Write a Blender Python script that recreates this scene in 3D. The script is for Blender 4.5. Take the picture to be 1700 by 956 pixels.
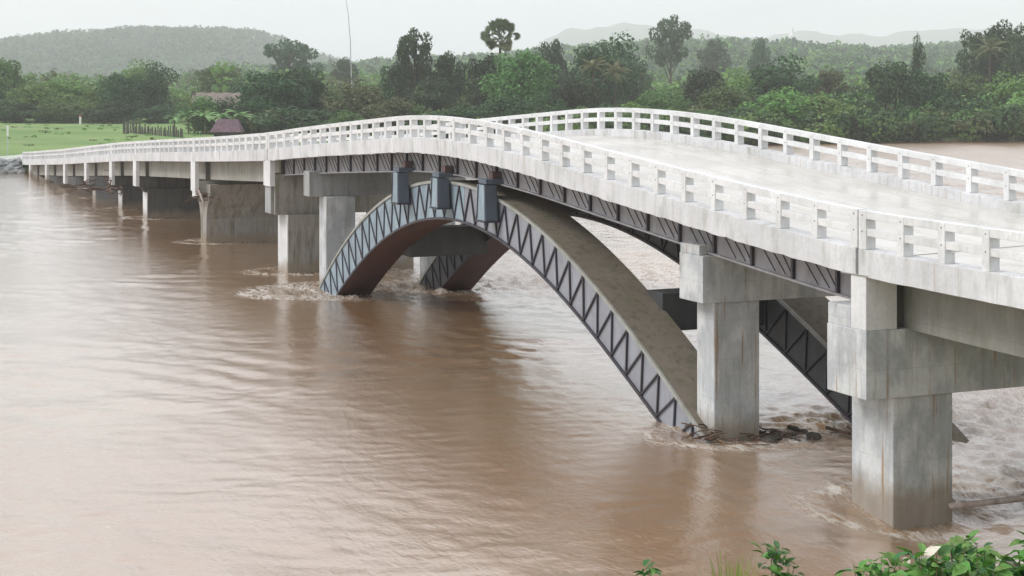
import bpy, math, random
import numpy as np
R = math.radians
sc = bpy.context.scene
for o in list(bpy.data.objects): bpy.data.objects.remove(o)

# ------------------------------------------------------------------ camera
TH = math.atan(1150 / 2700)
cam_d = bpy.data.cameras.new('camera'); cam = bpy.data.objects.new('camera', cam_d)
sc.collection.objects.link(cam)
cam.location = (0, -24, 10.6)
cam.rotation_euler = (R(90), 0, R(90) - TH)          # looks level, 23 degrees off the bridge line
cam_d.sensor_width = 36; cam_d.lens = 36 * 2700 / 1700
cam_d.shift_y = -(478 - 149) / 1700
cam_d.clip_start = 0.1; cam_d.clip_end = 30000
sc.camera = cam

# ------------------------------------------------------------------ sky, sun, exposure
SUN_EL, SUN_AZ = R(42), R(200)                       # azimuth clockwise from +Y
w = bpy.data.worlds.new("World"); sc.world = w; w.use_nodes = True
nt = w.node_tree; nt.nodes.clear()
N = nt.nodes.new; L = nt.links.new
out = N('ShaderNodeOutputWorld'); bg1 = N('ShaderNodeBackground'); bg2 = N('ShaderNodeBackground')
sky = N('ShaderNodeTexSky'); sky.sky_type = 'NISHITA'; sky.sun_disc = False
sky.sun_elevation = SUN_EL; sky.sun_rotation = SUN_AZ; sky.air_density = 1.5; sky.dust_density = 4
bg1.inputs['Strength'].default_value = 0.06
tc = N('ShaderNodeTexCoord'); mp = N('ShaderNodeMapping'); mp.inputs['Scale'].default_value = (1.6, 1.6, 9)
no = N('ShaderNodeTexNoise'); no.inputs['Scale'].default_value = 1.7; no.inputs['Detail'].default_value = 6
no.inputs['Roughness'].default_value = 0.55
cr = N('ShaderNodeValToRGB'); cr.color_ramp.elements[0].position = 0.36; cr.color_ramp.elements[0].color = (0.74, 0.785, 0.87, 1)
cr.color_ramp.elements[1].position = 0.58; cr.color_ramp.elements[1].color = (1.03, 1.035, 1.07, 1)
bg2.inputs['Strength'].default_value = 1.0
mx = N('ShaderNodeMixShader'); mx.inputs[0].default_value = 0.93
L(tc.outputs['Generated'], mp.inputs[0]); L(mp.outputs[0], no.inputs['Vector']); L(no.outputs['Fac'], cr.inputs[0])
L(cr.outputs[0], bg2.inputs['Color']); L(sky.outputs[0], bg1.inputs['Color'])
L(bg1.outputs[0], mx.inputs[1]); L(bg2.outputs[0], mx.inputs[2]); L(mx.outputs[0], out.inputs['Surface'])
sd = bpy.data.lights.new('sun', 'SUN'); sun = bpy.data.objects.new('sun', sd); sc.collection.objects.link(sun)
sd.energy = 1.5; sd.angle = R(20); sd.color = (1, 0.985, 0.96)
sun.rotation_euler = (R(90) - SUN_EL, 0, math.pi - SUN_AZ)
sc.view_settings.view_transform = 'Standard'; sc.view_settings.look = 'None'
sc.view_settings.exposure = 0.45; sc.view_settings.gamma = 1
sc.render.engine = 'CYCLES'
sc.cycles.max_bounces = 6; sc.cycles.volume_bounces = 2; sc.cycles.diffuse_bounces = 3

HAZE = 0.00022                                       # density of the humid air

# ------------------------------------------------------------------ helpers
rng = np.random.default_rng(7); random.seed(7)
col = sc.collection

def tag(o, label=None, cat=None, group=None, kind=None):
    if label: o['label'] = label
    if cat: o['category'] = cat
    if group: o['group'] = group
    if kind: o['kind'] = kind
    return o

def thing(name, loc, label, cat, group=None, rz=0):
    o = bpy.data.objects.new(name, None); col.objects.link(o)
    o.location = loc; o.rotation_euler = (0, 0, rz); o.empty_display_size = 0.2
    return tag(o, label, cat, group)

class MB:
    """collects faces; vertices are given relative to the thing they belong to"""
    def __init__(s): s.v = []; s.f = []; s.m = []
    def add(s, vs, fs, mi=0):
        n = len(s.v); s.v += [tuple(p) for p in vs]; s.f += [tuple(i + n for i in f) for f in fs]; s.m += [mi] * len(fs)
    def hexa(s, p, mi=0):       # 8 corners: bottom 4 then top 4
        s.add(p, [(3, 2, 1, 0), (4, 5, 6, 7), (0, 1, 5, 4), (1, 2, 6, 5), (2, 3, 7, 6), (3, 0, 4, 7)], mi)
    def box(s, x0, x1, y0, y1, z0, z1, mi=0):
        s.hexa([(x0, y0, z0), (x1, y0, z0), (x1, y1, z0), (x0, y1, z0), (x0, y0, z1), (x1, y0, z1), (x1, y1, z1), (x0, y1, z1)], mi)
    def prism_y(s, poly, y0, y1, mi=0):     # poly in (x, z), counter-clockwise seen from -Y
        n = len(poly)
        s.add([(x, y0, z) for x, z in poly] + [(x, y1, z) for x, z in poly],
              [tuple(range(n)), tuple(reversed(range(n, 2 * n)))] + [(i, i + n, (i + 1) % n + n, (i + 1) % n) for i in range(n)], mi)
    def prism_x(s, poly, x0, x1, mi=0):     # poly in (y, z), counter-clockwise seen from +X
        n = len(poly)
        s.add([(x1, y, z) for y, z in poly] + [(x0, y, z) for y, z in poly],
              [tuple(range(n)), tuple(reversed(range(n, 2 * n)))] + [(i, i + n, (i + 1) % n + n, (i + 1) % n) for i in range(n)], mi)
    def loft(s, rings, mi=0, caps=True):    # rings: lists of equally many points
        n = len(rings[0]); b = len(s.v)
        for r in rings: s.v += [tuple(p) for p in r]
        for k in range(len(rings) - 1):
            for i in range(n):
                j = (i + 1) % n
                s.f.append((b + k * n + i, b + k * n + j, b + (k + 1) * n + j, b + (k + 1) * n + i)); s.m.append(mi)
        if caps:
            s.f.append(tuple(b + i for i in reversed(range(n)))); s.m.append(mi)
            s.f.append(tuple(b + (len(rings) - 1) * n + i for i in range(n))); s.m.append(mi)
    def tube(s, pts, rad, n=6, mi=0):
        rings = []
        for k, p in enumerate(pts):
            a = np.array(pts[max(k - 1, 0)], float); c = np.array(pts[min(k + 1, len(pts) - 1)], float)
            d = c - a; d /= np.linalg.norm(d) + 1e-9
            u = np.cross(d, (0, 0, 1)) if abs(d[2]) < .9 else np.cross(d, (1, 0, 0)); u /= np.linalg.norm(u)
            v = np.cross(d, u); r = rad[k] if hasattr(rad, '__len__') else rad
            rings.append([tuple(np.array(p) + r * (math.cos(t) * u + math.sin(t) * v)) for t in np.linspace(0, 2 * math.pi, n, endpoint=False)])
        s.loft(rings, mi)
    def mesh(s, name, mats, smooth=False):
        me = bpy.data.meshes.new(name); me.from_pydata(s.v, [], s.f)
        for m in (mats if isinstance(mats, (list, tuple)) else [mats]): me.materials.append(m)
        me.polygons.foreach_set('material_index', s.m)
        if smooth: me.polygons.foreach_set('use_smooth', [True] * len(s.f))
        me.update(); return me
    def build(s, name, mats, parent=None, bevel=0, smooth=False, loc=(0, 0, 0), world=False):
        import bmesh
        if world:               # vertices were given in world coordinates
            p, o_ = parent, np.zeros(3)
            while p: o_ += np.array(p.location); p = p.parent
            o_ += np.array(loc); s.v = [tuple(np.array(v) - o_) for v in s.v]
        me = s.mesh(name, mats, smooth)
        bm = bmesh.new(); bm.from_mesh(me); bmesh.ops.recalc_face_normals(bm, faces=bm.faces); bm.to_mesh(me); bm.free()
        return link(name, me, parent, loc, bevel)

def link(name, me, parent=None, loc=(0, 0, 0), bevel=0):
    o = bpy.data.objects.new(name, me); col.objects.link(o); o.location = loc
    if parent: o.parent = parent
    if bevel:
        b = o.modifiers.new('bevel', 'BEVEL'); b.width = bevel; b.segments = 2; b.limit_method = 'ANGLE'
    return o

def fast_mesh(name, co, quads, mats, smooth=False):
    me = bpy.data.meshes.new(name); nv, nf = len(co), len(quads); k = quads.shape[1]
    me.vertices.add(nv); me.vertices.foreach_set('co', co.astype(np.float32).ravel())
    me.loops.add(nf * k); me.loops.foreach_set('vertex_index', quads.astype(np.int32).ravel())
    me.polygons.add(nf); me.polygons.foreach_set('loop_start', np.arange(0, nf * k, k, dtype=np.int32))
    me.polygons.foreach_set('use_smooth', np.full(nf, smooth))
    for m in mats: me.materials.append(m)
    me.update(calc_edges=True); me.validate(); return me

# ------------------------------------------------------------------ materials
class NB:
    """small node builder"""
    def __init__(s, name):
        s.mat = bpy.data.materials.new(name); s.mat.use_nodes = True; s.nt = s.mat.node_tree
        s.b = s.nt.nodes['Principled BSDF']; s.geo = s.nt.nodes.new('ShaderNodeNewGeometry')
    def n(s, t, **kw):
        x = s.nt.nodes.new(t)
        for k, v in kw.items():
            if k.startswith('i_'): x.inputs[int(k[2:])].default_value = v
            else: setattr(x, k, v)
        return x
    def l(s, a, b): s.nt.links.new(a, b)
    def noise(s, scale, sc3=(1, 1, 1), detail=4, rough=.55, dist=0, src=None):
        m = s.n('ShaderNodeMapping'); m.inputs['Scale'].default_value = sc3
        s.l(src or s.geo.outputs['Position'], m.inputs[0])
        t = s.n('ShaderNodeTexNoise'); t.inputs['Scale'].default_value = scale; t.inputs['Detail'].default_value = detail
        t.inputs['Roughness'].default_value = rough; t.inputs['Distortion'].default_value = dist
        s.l(m.outputs[0], t.inputs['Vector']); return t.outputs['Fac']
    def ramp(s, fac, stops):
        r = s.n('ShaderNodeValToRGB'); e = r.color_ramp.elements
        while len(e) < len(stops): e.new(0.5)
        for k, (p, c) in enumerate(stops):
            e[k].position = p; e[k].color = (*c, 1) if hasattr(c, '__len__') else (c, c, c, 1)
        s.l(fac, r.inputs[0]); return r.outputs[0]
    def mix(s, fac, a, b, mode='MIX'):
        m = s.n('ShaderNodeMix', data_type='RGBA', blend_type=mode)
        for idx, v in ((0, fac), (6, a), (7, b)):
            if hasattr(v, 'links'): s.l(v, m.inputs[idx])
            else: m.inputs[idx].default_value = (*v, 1) if hasattr(v, '__len__') else v
        return m.outputs[2]
    def math(s, op, a, b=0, c=0):
        m = s.n('ShaderNodeMath', operation=op)
        for i, v in enumerate((a, b, c)):
            if hasattr(v, 'links'): s.l(v, m.inputs[i])
            else: m.inputs[i].default_value = v
        return m.outputs[0]
    def bump(s, h, dist=.02, strength=.6, nrm=None):
        b = s.n('ShaderNodeBump'); b.inputs['Distance'].default_value = dist; b.inputs['Strength'].default_value = strength
        s.l(h, b.inputs['Height'])
        if nrm: s.l(nrm, b.inputs['Normal'])
        s.l(b.outputs[0], s.b.inputs['Normal']); return b.outputs[0]
    def out(s, colr, rough=.8, spec=.5, metal=0):
        if hasattr(colr, 'links'): s.l(colr, s.b.inputs['Base Color'])
        else: s.b.inputs['Base Color'].default_value = (*colr, 1)
        if hasattr(rough, 'links'): s.l(rough, s.b.inputs['Roughness'])
        else: s.b.inputs['Roughness'].default_value = rough
        s.b.inputs['Specular IOR Level'].default_value = spec; s.b.inputs['Metallic'].default_value = metal
        return s.mat

def concrete(name, base, stain, streak=.5, moss=0., rough=.85, boards=True, white=None, rust=0., tide=False):
    q = NB(name)
    patch = q.noise(.55, detail=6); fine = q.noise(9, detail=5)
    run = q.noise(2.2, (1.6, 1.6, .16), detail=5, rough=.65)
    c = q.mix(q.ramp(patch, [(.38, 0), (.66, 1)]), base, tuple(x * .82 for x in base))
    if white: c = q.mix(q.ramp(q.noise(1.1, (1, 1, .7), 5), [(.45, 0), (.6, .8)]), c, white)
    c = q.mix(q.math('MULTIPLY', q.ramp(run, [(.5, 0), (.72, 1)]), streak), c, stain)
    if moss: c = q.mix(q.math('MULTIPLY', q.ramp(q.noise(1.7, (1, 1, .4), 5), [(.52, 0), (.7, 1)]), moss), c, (.13, .14, .06))
    if rust: c = q.mix(q.math('MULTIPLY', q.ramp(q.noise(3.1, (2.2, 2.2, .09), 4), [(.6, 0), (.68, 1)]), rust), c, (.34, .20, .08))
    c = q.mix(.18, c, q.ramp(fine, [(.3, .25), (.7, .9)]), 'MULTIPLY')
    h = q.math('ADD', q.math('MULTIPLY', fine, .4), q.math('MULTIPLY', patch, .6))
    if tide:
        sz = q.n('ShaderNodeSeparateXYZ'); q.l(q.geo.outputs['Position'], sz.inputs[0])
        lv = q.math('ADD', sz.outputs[2], q.math('MULTIPLY', q.noise(1.3, (1, 1, .35), 6, .7), -1.5))
        c = q.mix(q.math('MULTIPLY', q.ramp(q.math('ADD', q.math('MULTIPLY', lv, .5), .5), [(.22, 1), (.52, 0)]), .75), c, (.25, .19, .13))
    chip = q.ramp(q.noise(5.5, detail=7, rough=.75), [(.63, 0), (.66, 1)])
    c = q.mix(q.math('MULTIPLY', chip, .35), c, (.22, .21, .19)); h = q.math('SUBTRACT', h, q.math('MULTIPLY', chip, .4))
    if boards:
        sep = q.n('ShaderNodeSeparateXYZ'); q.l(q.geo.outputs['Position'], sep.inputs[0])
        z = q.math('ADD', sep.outputs[2], q.math('MULTIPLY', patch, .03))
        fr = q.math('PINGPONG', z, .6)
        ln = q.ramp(fr, [(0, 0), (.012, 1)])
        c = q.mix(q.math('MULTIPLY', q.math('SUBTRACT', 1, ln), .35), c, tuple(x * .55 for x in base))
        h = q.math('ADD', h, q.math('MULTIPLY', ln, .5))
    q.bump(h, .02, .5)
    return q.out(c, rough, .4)

M = {}
M['white'] = concrete('white_painted_concrete', (.80, .80, .80), (.50, .50, .46), .45, moss=.10, boards=False)
M['fascia'] = concrete('white_washed_kerb', (.72, .72, .73), (.42, .42, .38), .65, moss=.3, rust=.3, boards=False)
M['plate_white'] = concrete('lit_white_pier_end', (.78, .78, .78), (.5, .48, .42), .35, boards=False, tide=True)  # brighter -Y light put into the white of noses and cap ends
M['pier'] = concrete('pier_concrete', (.50, .52, .54), (.27, .27, .25), .55, moss=.18, white=(.68, .69, .69), rust=.8, tide=True)
M['pier_old'] = concrete('old_brown_concrete', (.36, .34, .31), (.12, .105, .085), .85, moss=.5, rust=.35, tide=True)
M['pier_dark'] = concrete('dark_pier_concrete', (.11, .105, .10), (.04, .04, .04), .8, moss=.2, tide=True)  # darkest pier concrete, for wall piers and the back wall
M['cap'] = concrete('cap_concrete', (.40, .405, .41), (.2, .2, .19), .55, moss=.25, rust=.3)
M['beam'] = concrete('girder_concrete', (.30, .30, .27), (.45, .45, .40), .35, moss=.3)
M['beam_old'] = concrete('old_girder_concrete', (.40, .39, .35), (.2, .19, .16), .6, moss=.35)
M['soffit'] = concrete('deck_underside', (.2, .2, .19), (.1, .1, .1), .4, boards=False)
M['ribtop'] = concrete('mossy_arch_back', (.22, .185, .145), (.09, .08, .06), .85, moss=.5, boards=False)

q = NB('wet_road_concrete')
c = q.mix(q.ramp(q.noise(.35, (1, 1, 1), 6), [(.35, 0), (.65, 1)]), (.61, .59, .55), (.49, .47, .43))
c = q.mix(q.math('MULTIPLY', q.ramp(q.noise(1.2, (.25, 2.2, 1), 5), [(.52, 0), (.7, 1)]), .4), c, (.42, .38, .32))
sy = q.n('ShaderNodeSeparateXYZ'); q.l(q.geo.outputs['Position'], sy.inputs[0])
tr_ = q.math('PINGPONG', q.math('ADD', sy.outputs[1], q.math('MULTIPLY', q.noise(.12, (1, 0, 0), 3), .8)), 1.3)
c = q.mix(q.math('MULTIPLY', q.ramp(tr_, [(.35, 0), (.62, 1), (.9, 0)]), .22), c, (.40, .37, .32))
jn = q.math('PINGPONG', sy.outputs[0], 2.5); c = q.mix(q.ramp(jn, [(.0, .7), (.012, 0)]), c, (.25, .23, .2))
c = q.mix(q.math('MULTIPLY', q.ramp(q.noise(1.6, (.35, 1.5, 1), 7, .7), [(.55, 0), (.62, 1)]), .3), c, (.36, .31, .24))
q.bump(q.noise(14), .01, .3)
M['road'] = q.out(c, q.ramp(q.noise(.5, (.4, 1, 1), 4), [(.4, .18), (.65, .5)]), .6)

def steel(name, base, dirt, rough=.42):
    q = NB(name)
    c = q.mix(q.ramp(q.noise(1.3, (1, 1, .5), 6, .65), [(.4, 0), (.68, 1)]), base, dirt)
    c = q.mix(q.math('MULTIPLY', q.ramp(q.noise(4, (1.5, 1.5, .25), 5), [(.58, 0), (.75, 1)]), .4), c, (.10, .06, .045))
    q.bump(q.noise(3, detail=3), .01, .3)
    return q.out(c, rough, .5, .0)
M['steel_web'] = steel('blue_grey_steel', (.30, .31, .35), (.23, .235, .26))
M['steel_girder'] = steel('grey_steel_girder', (.31, .30, .32), (.21, .20, .21), .5)
M['steel_bar'] = steel('dark_steel_bar', (.035, .035, .05), (.05, .035, .04), .5)
M['steel_post'] = steel('slate_steel', (.10, .125, .165), (.07, .085, .11), .45)
M['steel_skylit'] = steel('skylit_blue_steel', (.29, .37, .42), (.19, .235, .28), .45)  # sky light put into the blue of web sheet and post fronts
M['red_lead'] = steel('red_brown_underside', (.075, .020, .014), (.035, .012, .010), .6)
M['shaded_steel'] = steel('shaded_grey_steel', (.075, .078, .085), (.05, .05, .052), .55)  # under-deck shade of the far rib put into the colour; cross beams share it
M['bracket'] = steel('rusty_bracket', (.14, .085, .08), (.09, .06, .055), .7)
M['edge'] = steel('pale_edge_angle', (.36, .36, .34), (.25, .25, .2), .6)
q = NB('bolt_dark'); M['bolt'] = q.out((.12, .10, .10), .7)

def simple(name, c1, c2, scale=3, rough=.8, sc3=(1, 1, 1), bump=.02, spec=.3):
    q = NB(name); n_ = q.noise(scale, sc3, 5); q.bump(n_, bump, .6)
    return q.out(q.mix(q.ramp(n_, [(.35, 0), (.65, 1)]), c1, c2), rough, spec)
M['thatch'] = simple('weathered_thatch', (.26, .22, .19), (.17, .14, .12), 2, sc3=(4, 4, .6))
M['purple_tin'] = simple('purple_faded_sheet', (.16, .10, .12), (.10, .065, .08), 1.5)
M['red_gable'] = simple('orange_red_gable', (.50, .12, .04), (.35, .08, .03), 2)
M['house_wall'] = simple('dark_timber_wall', (.07, .06, .05), (.04, .035, .03), 3)
M['bark'] = simple('bark', (.10, .08, .06), (.055, .045, .035), 3, sc3=(3, 3, .6))
M['drift'] = simple('wet_driftwood', (.16, .10, .07), (.08, .05, .035), 4)
M['drift_pale'] = simple('pale_driftwood', (.42, .36, .34), (.26, .20, .17), 4)
M['rock'] = simple('wet_rubble', (.10, .09, .075), (.045, .04, .035), 5)
M['riprap'] = simple('grey_riprap', (.34, .35, .35), (.17, .18, .18), 1.4)
M['mast'] = simple('galvanised_mast', (.50, .52, .53), (.42, .44, .45), 3)
M['white_paint'] = simple('white_paint', (.8, .8, .78), (.68, .68, .64), 3)
M['red_paint'] = simple('faded_red_paint', (.42, .10, .08), (.3, .08, .06), 3)
M['stake'] = simple('grey_fence_stake', (.12, .11, .10), (.06, .055, .05), 3)
M['stupa'] = simple('whitewashed_stupa', (.8, .8, .8), (.72, .72, .72), .3)

def leafmat(name, a, b, c, gloss=.3, scale=.35):
    q = NB(name); oi = q.n('ShaderNodeObjectInfo')
    n1 = q.noise(scale, detail=3); n2 = q.noise(scale * 7, detail=2)
    colr = q.mix(q.ramp(n1, [(.36, 0), (.64, 1)]), a, b)
    colr = q.mix(q.ramp(n2, [(.5, 0), (.75, .8)]), colr, c)
    hs = q.n('ShaderNodeHueSaturation'); q.l(colr, hs.inputs['Color'])
    q.l(q.math('ADD', q.math('MULTIPLY', oi.outputs['Random'], .05), .475), hs.inputs['Hue'])
    q.l(q.math('ADD', q.math('MULTIPLY', oi.outputs['Random'], .5), .75), hs.inputs['Value'])
    m = q.out(hs.outputs[0], .55, gloss)
    tr = q.n('ShaderNodeBsdfTranslucent'); q.l(hs.outputs[0], tr.inputs[0]); ms = q.n('ShaderNodeMixShader'); ms.inputs[0].default_value = .25
    o_ = q.nt.nodes['Material Output']; q.l(q.b.outputs[0], ms.inputs[1]); q.l(tr.outputs[0], ms.inputs[2]); q.l(ms.outputs[0], o_.inputs['Surface'])
    return m
LEAF = [leafmat('leaf_mid_green', (.065, .14, .035), (.105, .20, .05), (.14, .24, .07)),
        leafmat('leaf_light_green', (.11, .215, .045), (.16, .29, .07), (.20, .33, .09)),
        leafmat('leaf_dark_green', (.022, .055, .018), (.045, .10, .032), (.08, .155, .048)),
        leafmat('leaf_grey_green', (.05, .10, .05), (.075, .13, .065), (.09, .15, .07)),
        leafmat('leaf_olive', (.075, .10, .035), (.12, .14, .055), (.14, .13, .08))]
M['palm_leaf'] = leafmat('palm_leaf', (.07, .11, .045), (.11, .15, .06), (.16, .17, .09))
M['palm_dry'] = leafmat('palm_leaf_olive', (.19, .21, .09), (.24, .24, .13), (.14, .17, .07))
M['banana'] = leafmat('banana_leaf', (.12, .24, .07), (.20, .34, .12), (.34, .46, .24))
M['bush_leaf'] = leafmat('fresh_leaf', (.08, .20, .03), (.145, .31, .055), (.22, .39, .09), .55, 5)
M['bush_dark'] = leafmat('deep_green_leaf', (.03, .10, .025), (.05, .16, .035), (.08, .2, .05), .5, 5)
M['dry_leaf'] = leafmat('pale_dry_leaf', (.60, .50, .44), (.66, .60, .52), (.5, .4, .3), .4, 5)
M['grass'] = leafmat('grass_blade', (.14, .32, .04), (.22, .42, .07), (.28, .45, .10), .3, 3)
q = NB('stem_green'); M['stem'] = q.out(q.mix(q.noise(5), (.09, .13, .04), (.14, .10, .05)), .7)

q = NB('field_grass')
c = q.mix(q.ramp(q.noise(.035, detail=6), [(.38, 0), (.62, 1)]), (.15, .24, .085), (.22, .30, .12))
c = q.mix(q.ramp(q.noise(.016, (1, 2.2, 1), 5), [(.55, 0), (.68, .7)]), c, (.26, .29, .18))
c = q.mix(q.ramp(q.noise(1.2, detail=4), [(.5, 0), (.75, .5)]), c, (.09, .17, .04))
sep = q.n('ShaderNodeSeparateXYZ'); q.l(q.geo.outputs['Position'], sep.inputs[0])
c = q.mix(q.ramp(q.math('ADD', sep.outputs[2], q.math('MULTIPLY', q.noise(.5), 1.2)), [(.9, 1), (1.0, 0)]), c, (.20, .15, .10))
q.bump(q.noise(1.5), .3, .8); M['field'] = q.out(c, .95, .1)
# ------------------------------------------------------------------ water
def sstep(a, b, x): t = np.clip((x - a) / (b - a), 0, 1); return t * t * (3 - 2 * t)
LB = np.array([(-3000, -230), (-300, -225), (-60, -219), (-12, -216), (4, -215), (14, -226), (30, -238), (60, -248), (110, -263), (150, -271), (200, -268), (215, -266), (300, -280), (600, -340), (1500, -420), (9000, -420)], float)
RB = np.array([(-3000, -40), (-100, -28), (-22, -19.5), (-16, -17.5), (-8, -18), (0, -19), (20, -17), (100, -10), (9000, 60)], float)
def bankL(Y): return np.interp(Y, LB[:, 0], LB[:, 1])
def bankR(Y): return np.interp(Y, RB[:, 0], RB[:, 1])

def axis(lo, hi, c, dmin, g):
    up = [0.]
    while c + up[-1] < hi: up.append(up[-1] + max(dmin, g * up[-1]))
    dn = [0.]
    while c - dn[-1] > lo: dn.append(dn[-1] + max(dmin, g * dn[-1] * 2))
    return np.array([c - d for d in dn[:0:-1]] + [c + u for u in up])
xs = -axis(-20, 460, 18, .13, .0046)[::-1]                 # fine near the camera, coarser far off
ys = axis(-700, 2500, -14, .16, .0085)
GX, GY = np.meshgrid(xs, ys)
D = np.hypot(GX, GY + 24)
OBST = [(-34.9, 1.6, 1.25, 1.), (-34.9, 7.6, 1.25, 1.), (-43.5, 1.5, 1.2, 1.2), (-43.5, 7.4, 1.3, 1.), (-82.9, 1.1, 2.3, 1.6), (-82.6, 7.0, 1.8, 1.2),
        (-84.8, 1.6, 1., .8), (-92.8, 1.8, 1.5, 1.), (-92.8, 7.2, 1.5, .8), (-113.1, 1.5, 1.3, 1.2), (-136, 1.5, 1.2, 1.2), (-148, 1.5, 1, 1), (-163, 1.5, 1, 1), (-178, 1.5, 1, .8)]
turb = .05 + .12 * sstep(0, 14, GY) * sstep(-190, -100, GX) + .50 * sstep(-56, -40, GX) * sstep(2, 12, GY) * (1 - .6 * sstep(25, 60, GY))
foam = np.zeros_like(GX)
for ox, oy, r, s in OBST:
    dx, dy = GX - ox, GY - oy; d = np.hypot(dx, dy)
    wake = np.exp(-(dx / (r * 1.3 + .16 * np.maximum(dy, 0))) ** 2) * np.where(dy > 0, np.exp(-dy / 17), np.exp(-(dy / (r * 1.1)) ** 2))
    turb += .75 * s * wake
    lip = np.exp(-((np.hypot(dx, dy * .8) - r * 1.5) / (.32 * r)) ** 2) * (dy < r * .6)
    foam += .75 * s * lip + .55 * s * wake * (dy > -r)
    vee = np.exp(-((np.abs(dx) - r - .55 * (dy + r)) / (.35 + .06 * np.abs(dy))) ** 2) * (dy > -r) * np.exp(-np.abs(dy) / 7)
    foam += .35 * s * vee; turb += .3 * s * vee
def waves(n, lmin, lmax, amp, spread, seed, ridged=False, warp=0.):
    g = np.random.default_rng(seed); h = np.zeros_like(GX)
    wx = GX + warp * np.sin(GY * .31 + 1) + warp * .6 * np.sin(GX * .53 + GY * .17); wy = GY + warp * np.sin(GX * .27 + 2) + warp * .5 * np.sin(GY * .61)
    for k in range(n):
        lam = math.exp(g.uniform(math.log(lmin), math.log(lmax))); a = math.pi / 2 + g.normal() * spread
        kk = 2 * math.pi / lam; ph = g.uniform(0, 6.28)
        s = np.sin(kk * (math.cos(a) * wx + math.sin(a) * wy) + ph)
        if ridged: s = 1 - 2 * np.abs(s)
        fade = 1 - sstep(lam * 70, lam * 200, D)
        h += amp * lam * s * fade
    return h / math.sqrt(n)
patch = .5 + .5 * np.sin(GX * .11 + 2 * np.sin(GY * .07) + 1) * np.sin(GY * .13 + 1.7 * np.sin(GX * .06))
calm = waves(40, .45, 2.6, .011, 1.1, 3, warp=1.0) + waves(12, 3, 8, .004, .8, 9, warp=1.5)
rough = waves(30, .5, 2.8, .07, 1.3, 5, True, .8)
turb = np.clip(turb, 0, 1.5)
GZ = calm * (.25 + 1.3 * patch ** 1.5) + rough * turb * .8 - .0
GZ -= .5 * np.exp(-(((GX + 33.2) / 2.2) ** 2 + ((GY - 1.6) / 2.6) ** 2))      # drawdown beside the near pier
for ox, oy, r, s in OBST[:8]:
    GZ += .06 * s * np.exp(-((np.hypot(GX - ox, (GY - oy) * .85) - r * 1.25) / (.4 * r)) ** 2) * (GY < oy + .3)
nx, ny = len(xs), len(ys)
idx = np.arange(nx * ny).reshape(ny, nx)
Q = np.stack([idx[:-1, :-1], idx[:-1, 1:], idx[1:, 1:], idx[1:, :-1]], -1).reshape(-1, 4)
GZ += waves(24, 1.5, 6, .035, 1.3, 15, True, 1.) * sstep(25, 90, GY) * .6
me = fast_mesh('river_water', np.stack([GX, GY, GZ], -1).reshape(-1, 3), Q, [], True)
at = me.attributes.new('foam', 'FLOAT', 'POINT'); at.data.foreach_set('value', foam.astype(np.float32).ravel())
at = me.attributes.new('turb', 'FLOAT', 'POINT'); at.data.foreach_set('value', turb.astype(np.float32).ravel())
print('water verts', nx * ny)
q = NB('muddy_water')
fa = q.n('ShaderNodeAttribute', attribute_name='foam').outputs['Fac']; ta = q.n('ShaderNodeAttribute', attribute_name='turb').outputs['Fac']
big = q.noise(.09, (.5, 1.6, 1), 6, .6, .6); mid = q.noise(.9, (.35, 1.5, 1), 5, .6, 1.2)
mud = q.mix(q.ramp(big, [(.35, 0), (.65, 1)]), (.295, .165, .078), (.34, .22, .125))
mud = q.mix(q.math('MULTIPLY', q.ramp(mid, [(.5, 0), (.72, 1)]), .3), mud, (.33, .25, .18))
fn = q.noise(2.4, (.55, 1.4, 1), 7, .72, 1.4)
ff = q.math('MULTIPLY', q.ramp(fn, [(.42, 0), (.60, 1)]), q.math('MINIMUM', q.math('ADD', q.math('MULTIPLY', fa, 1.1), q.math('MULTIPLY', q.math('MAXIMUM', q.math('SUBTRACT', ta, .35), 0), .45)), 1))
colr = q.mix(ff, mud, (.60, .55, .49))
fl = q.math('MULTIPLY', q.ramp(q.noise(5.5, (.6, 1.4, 1), 6, .7, .8), [(.64, 0), (.69, 1)]), q.ramp(q.noise(.22, (.6, 1.2, 1), 4, .6), [(.46, 0), (.6, .75)]))
colr = q.mix(fl, colr, (.58, .50, .42))
h3 = q.math('ABSOLUTE', q.math('SUBTRACT', q.noise(3.2, (.7, 1.5, 1), 5, .55, .4), .5)); h1 = q.noise(1.5, (.6, 1.6, 1), 4, .55, .8); h2 = q.noise(6, (.8, 1.3, 1), 5, .65, .3)
amp = q.math('ADD', .35, q.math('MULTIPLY', ta, 1.4))
hh = q.math('MULTIPLY', q.math('ADD', q.math('MULTIPLY', h3, -.7), q.math('ADD', h1, q.math('MULTIPLY', h2, .8))), amp)
q.bump(hh, .055, .65)
sw = q.n('ShaderNodeSeparateXYZ'); q.l(q.geo.outputs['Position'], sw.inputs[0])
mr = q.n('ShaderNodeMapRange'); q.l(sw.outputs[1], mr.inputs[0]); mr.inputs[1].default_value = 40; mr.inputs[2].default_value = 150; mr.inputs[3].default_value = 0; mr.inputs[4].default_value = .22
rgh = q.math('ADD', q.math('ADD', .06, mr.outputs[0]), q.math('MULTIPLY', ff, .5))
M['water'] = q.out(colr, rgh, .5); q.l(q.math('ADD', rgh, .06), q.b.inputs['Coat Roughness'])
q.b.inputs['IOR'].default_value = 2.2
q.b.inputs['Coat Weight'].default_value = .7; q.b.inputs['Coat IOR'].default_value = 1.9; q.nt.links.new(q.b.inputs['Normal'].links[0].from_socket, q.b.inputs['Coat Normal'])
me.materials.append(M['water'])
wat = tag(link('river', me), kind='structure')

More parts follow.
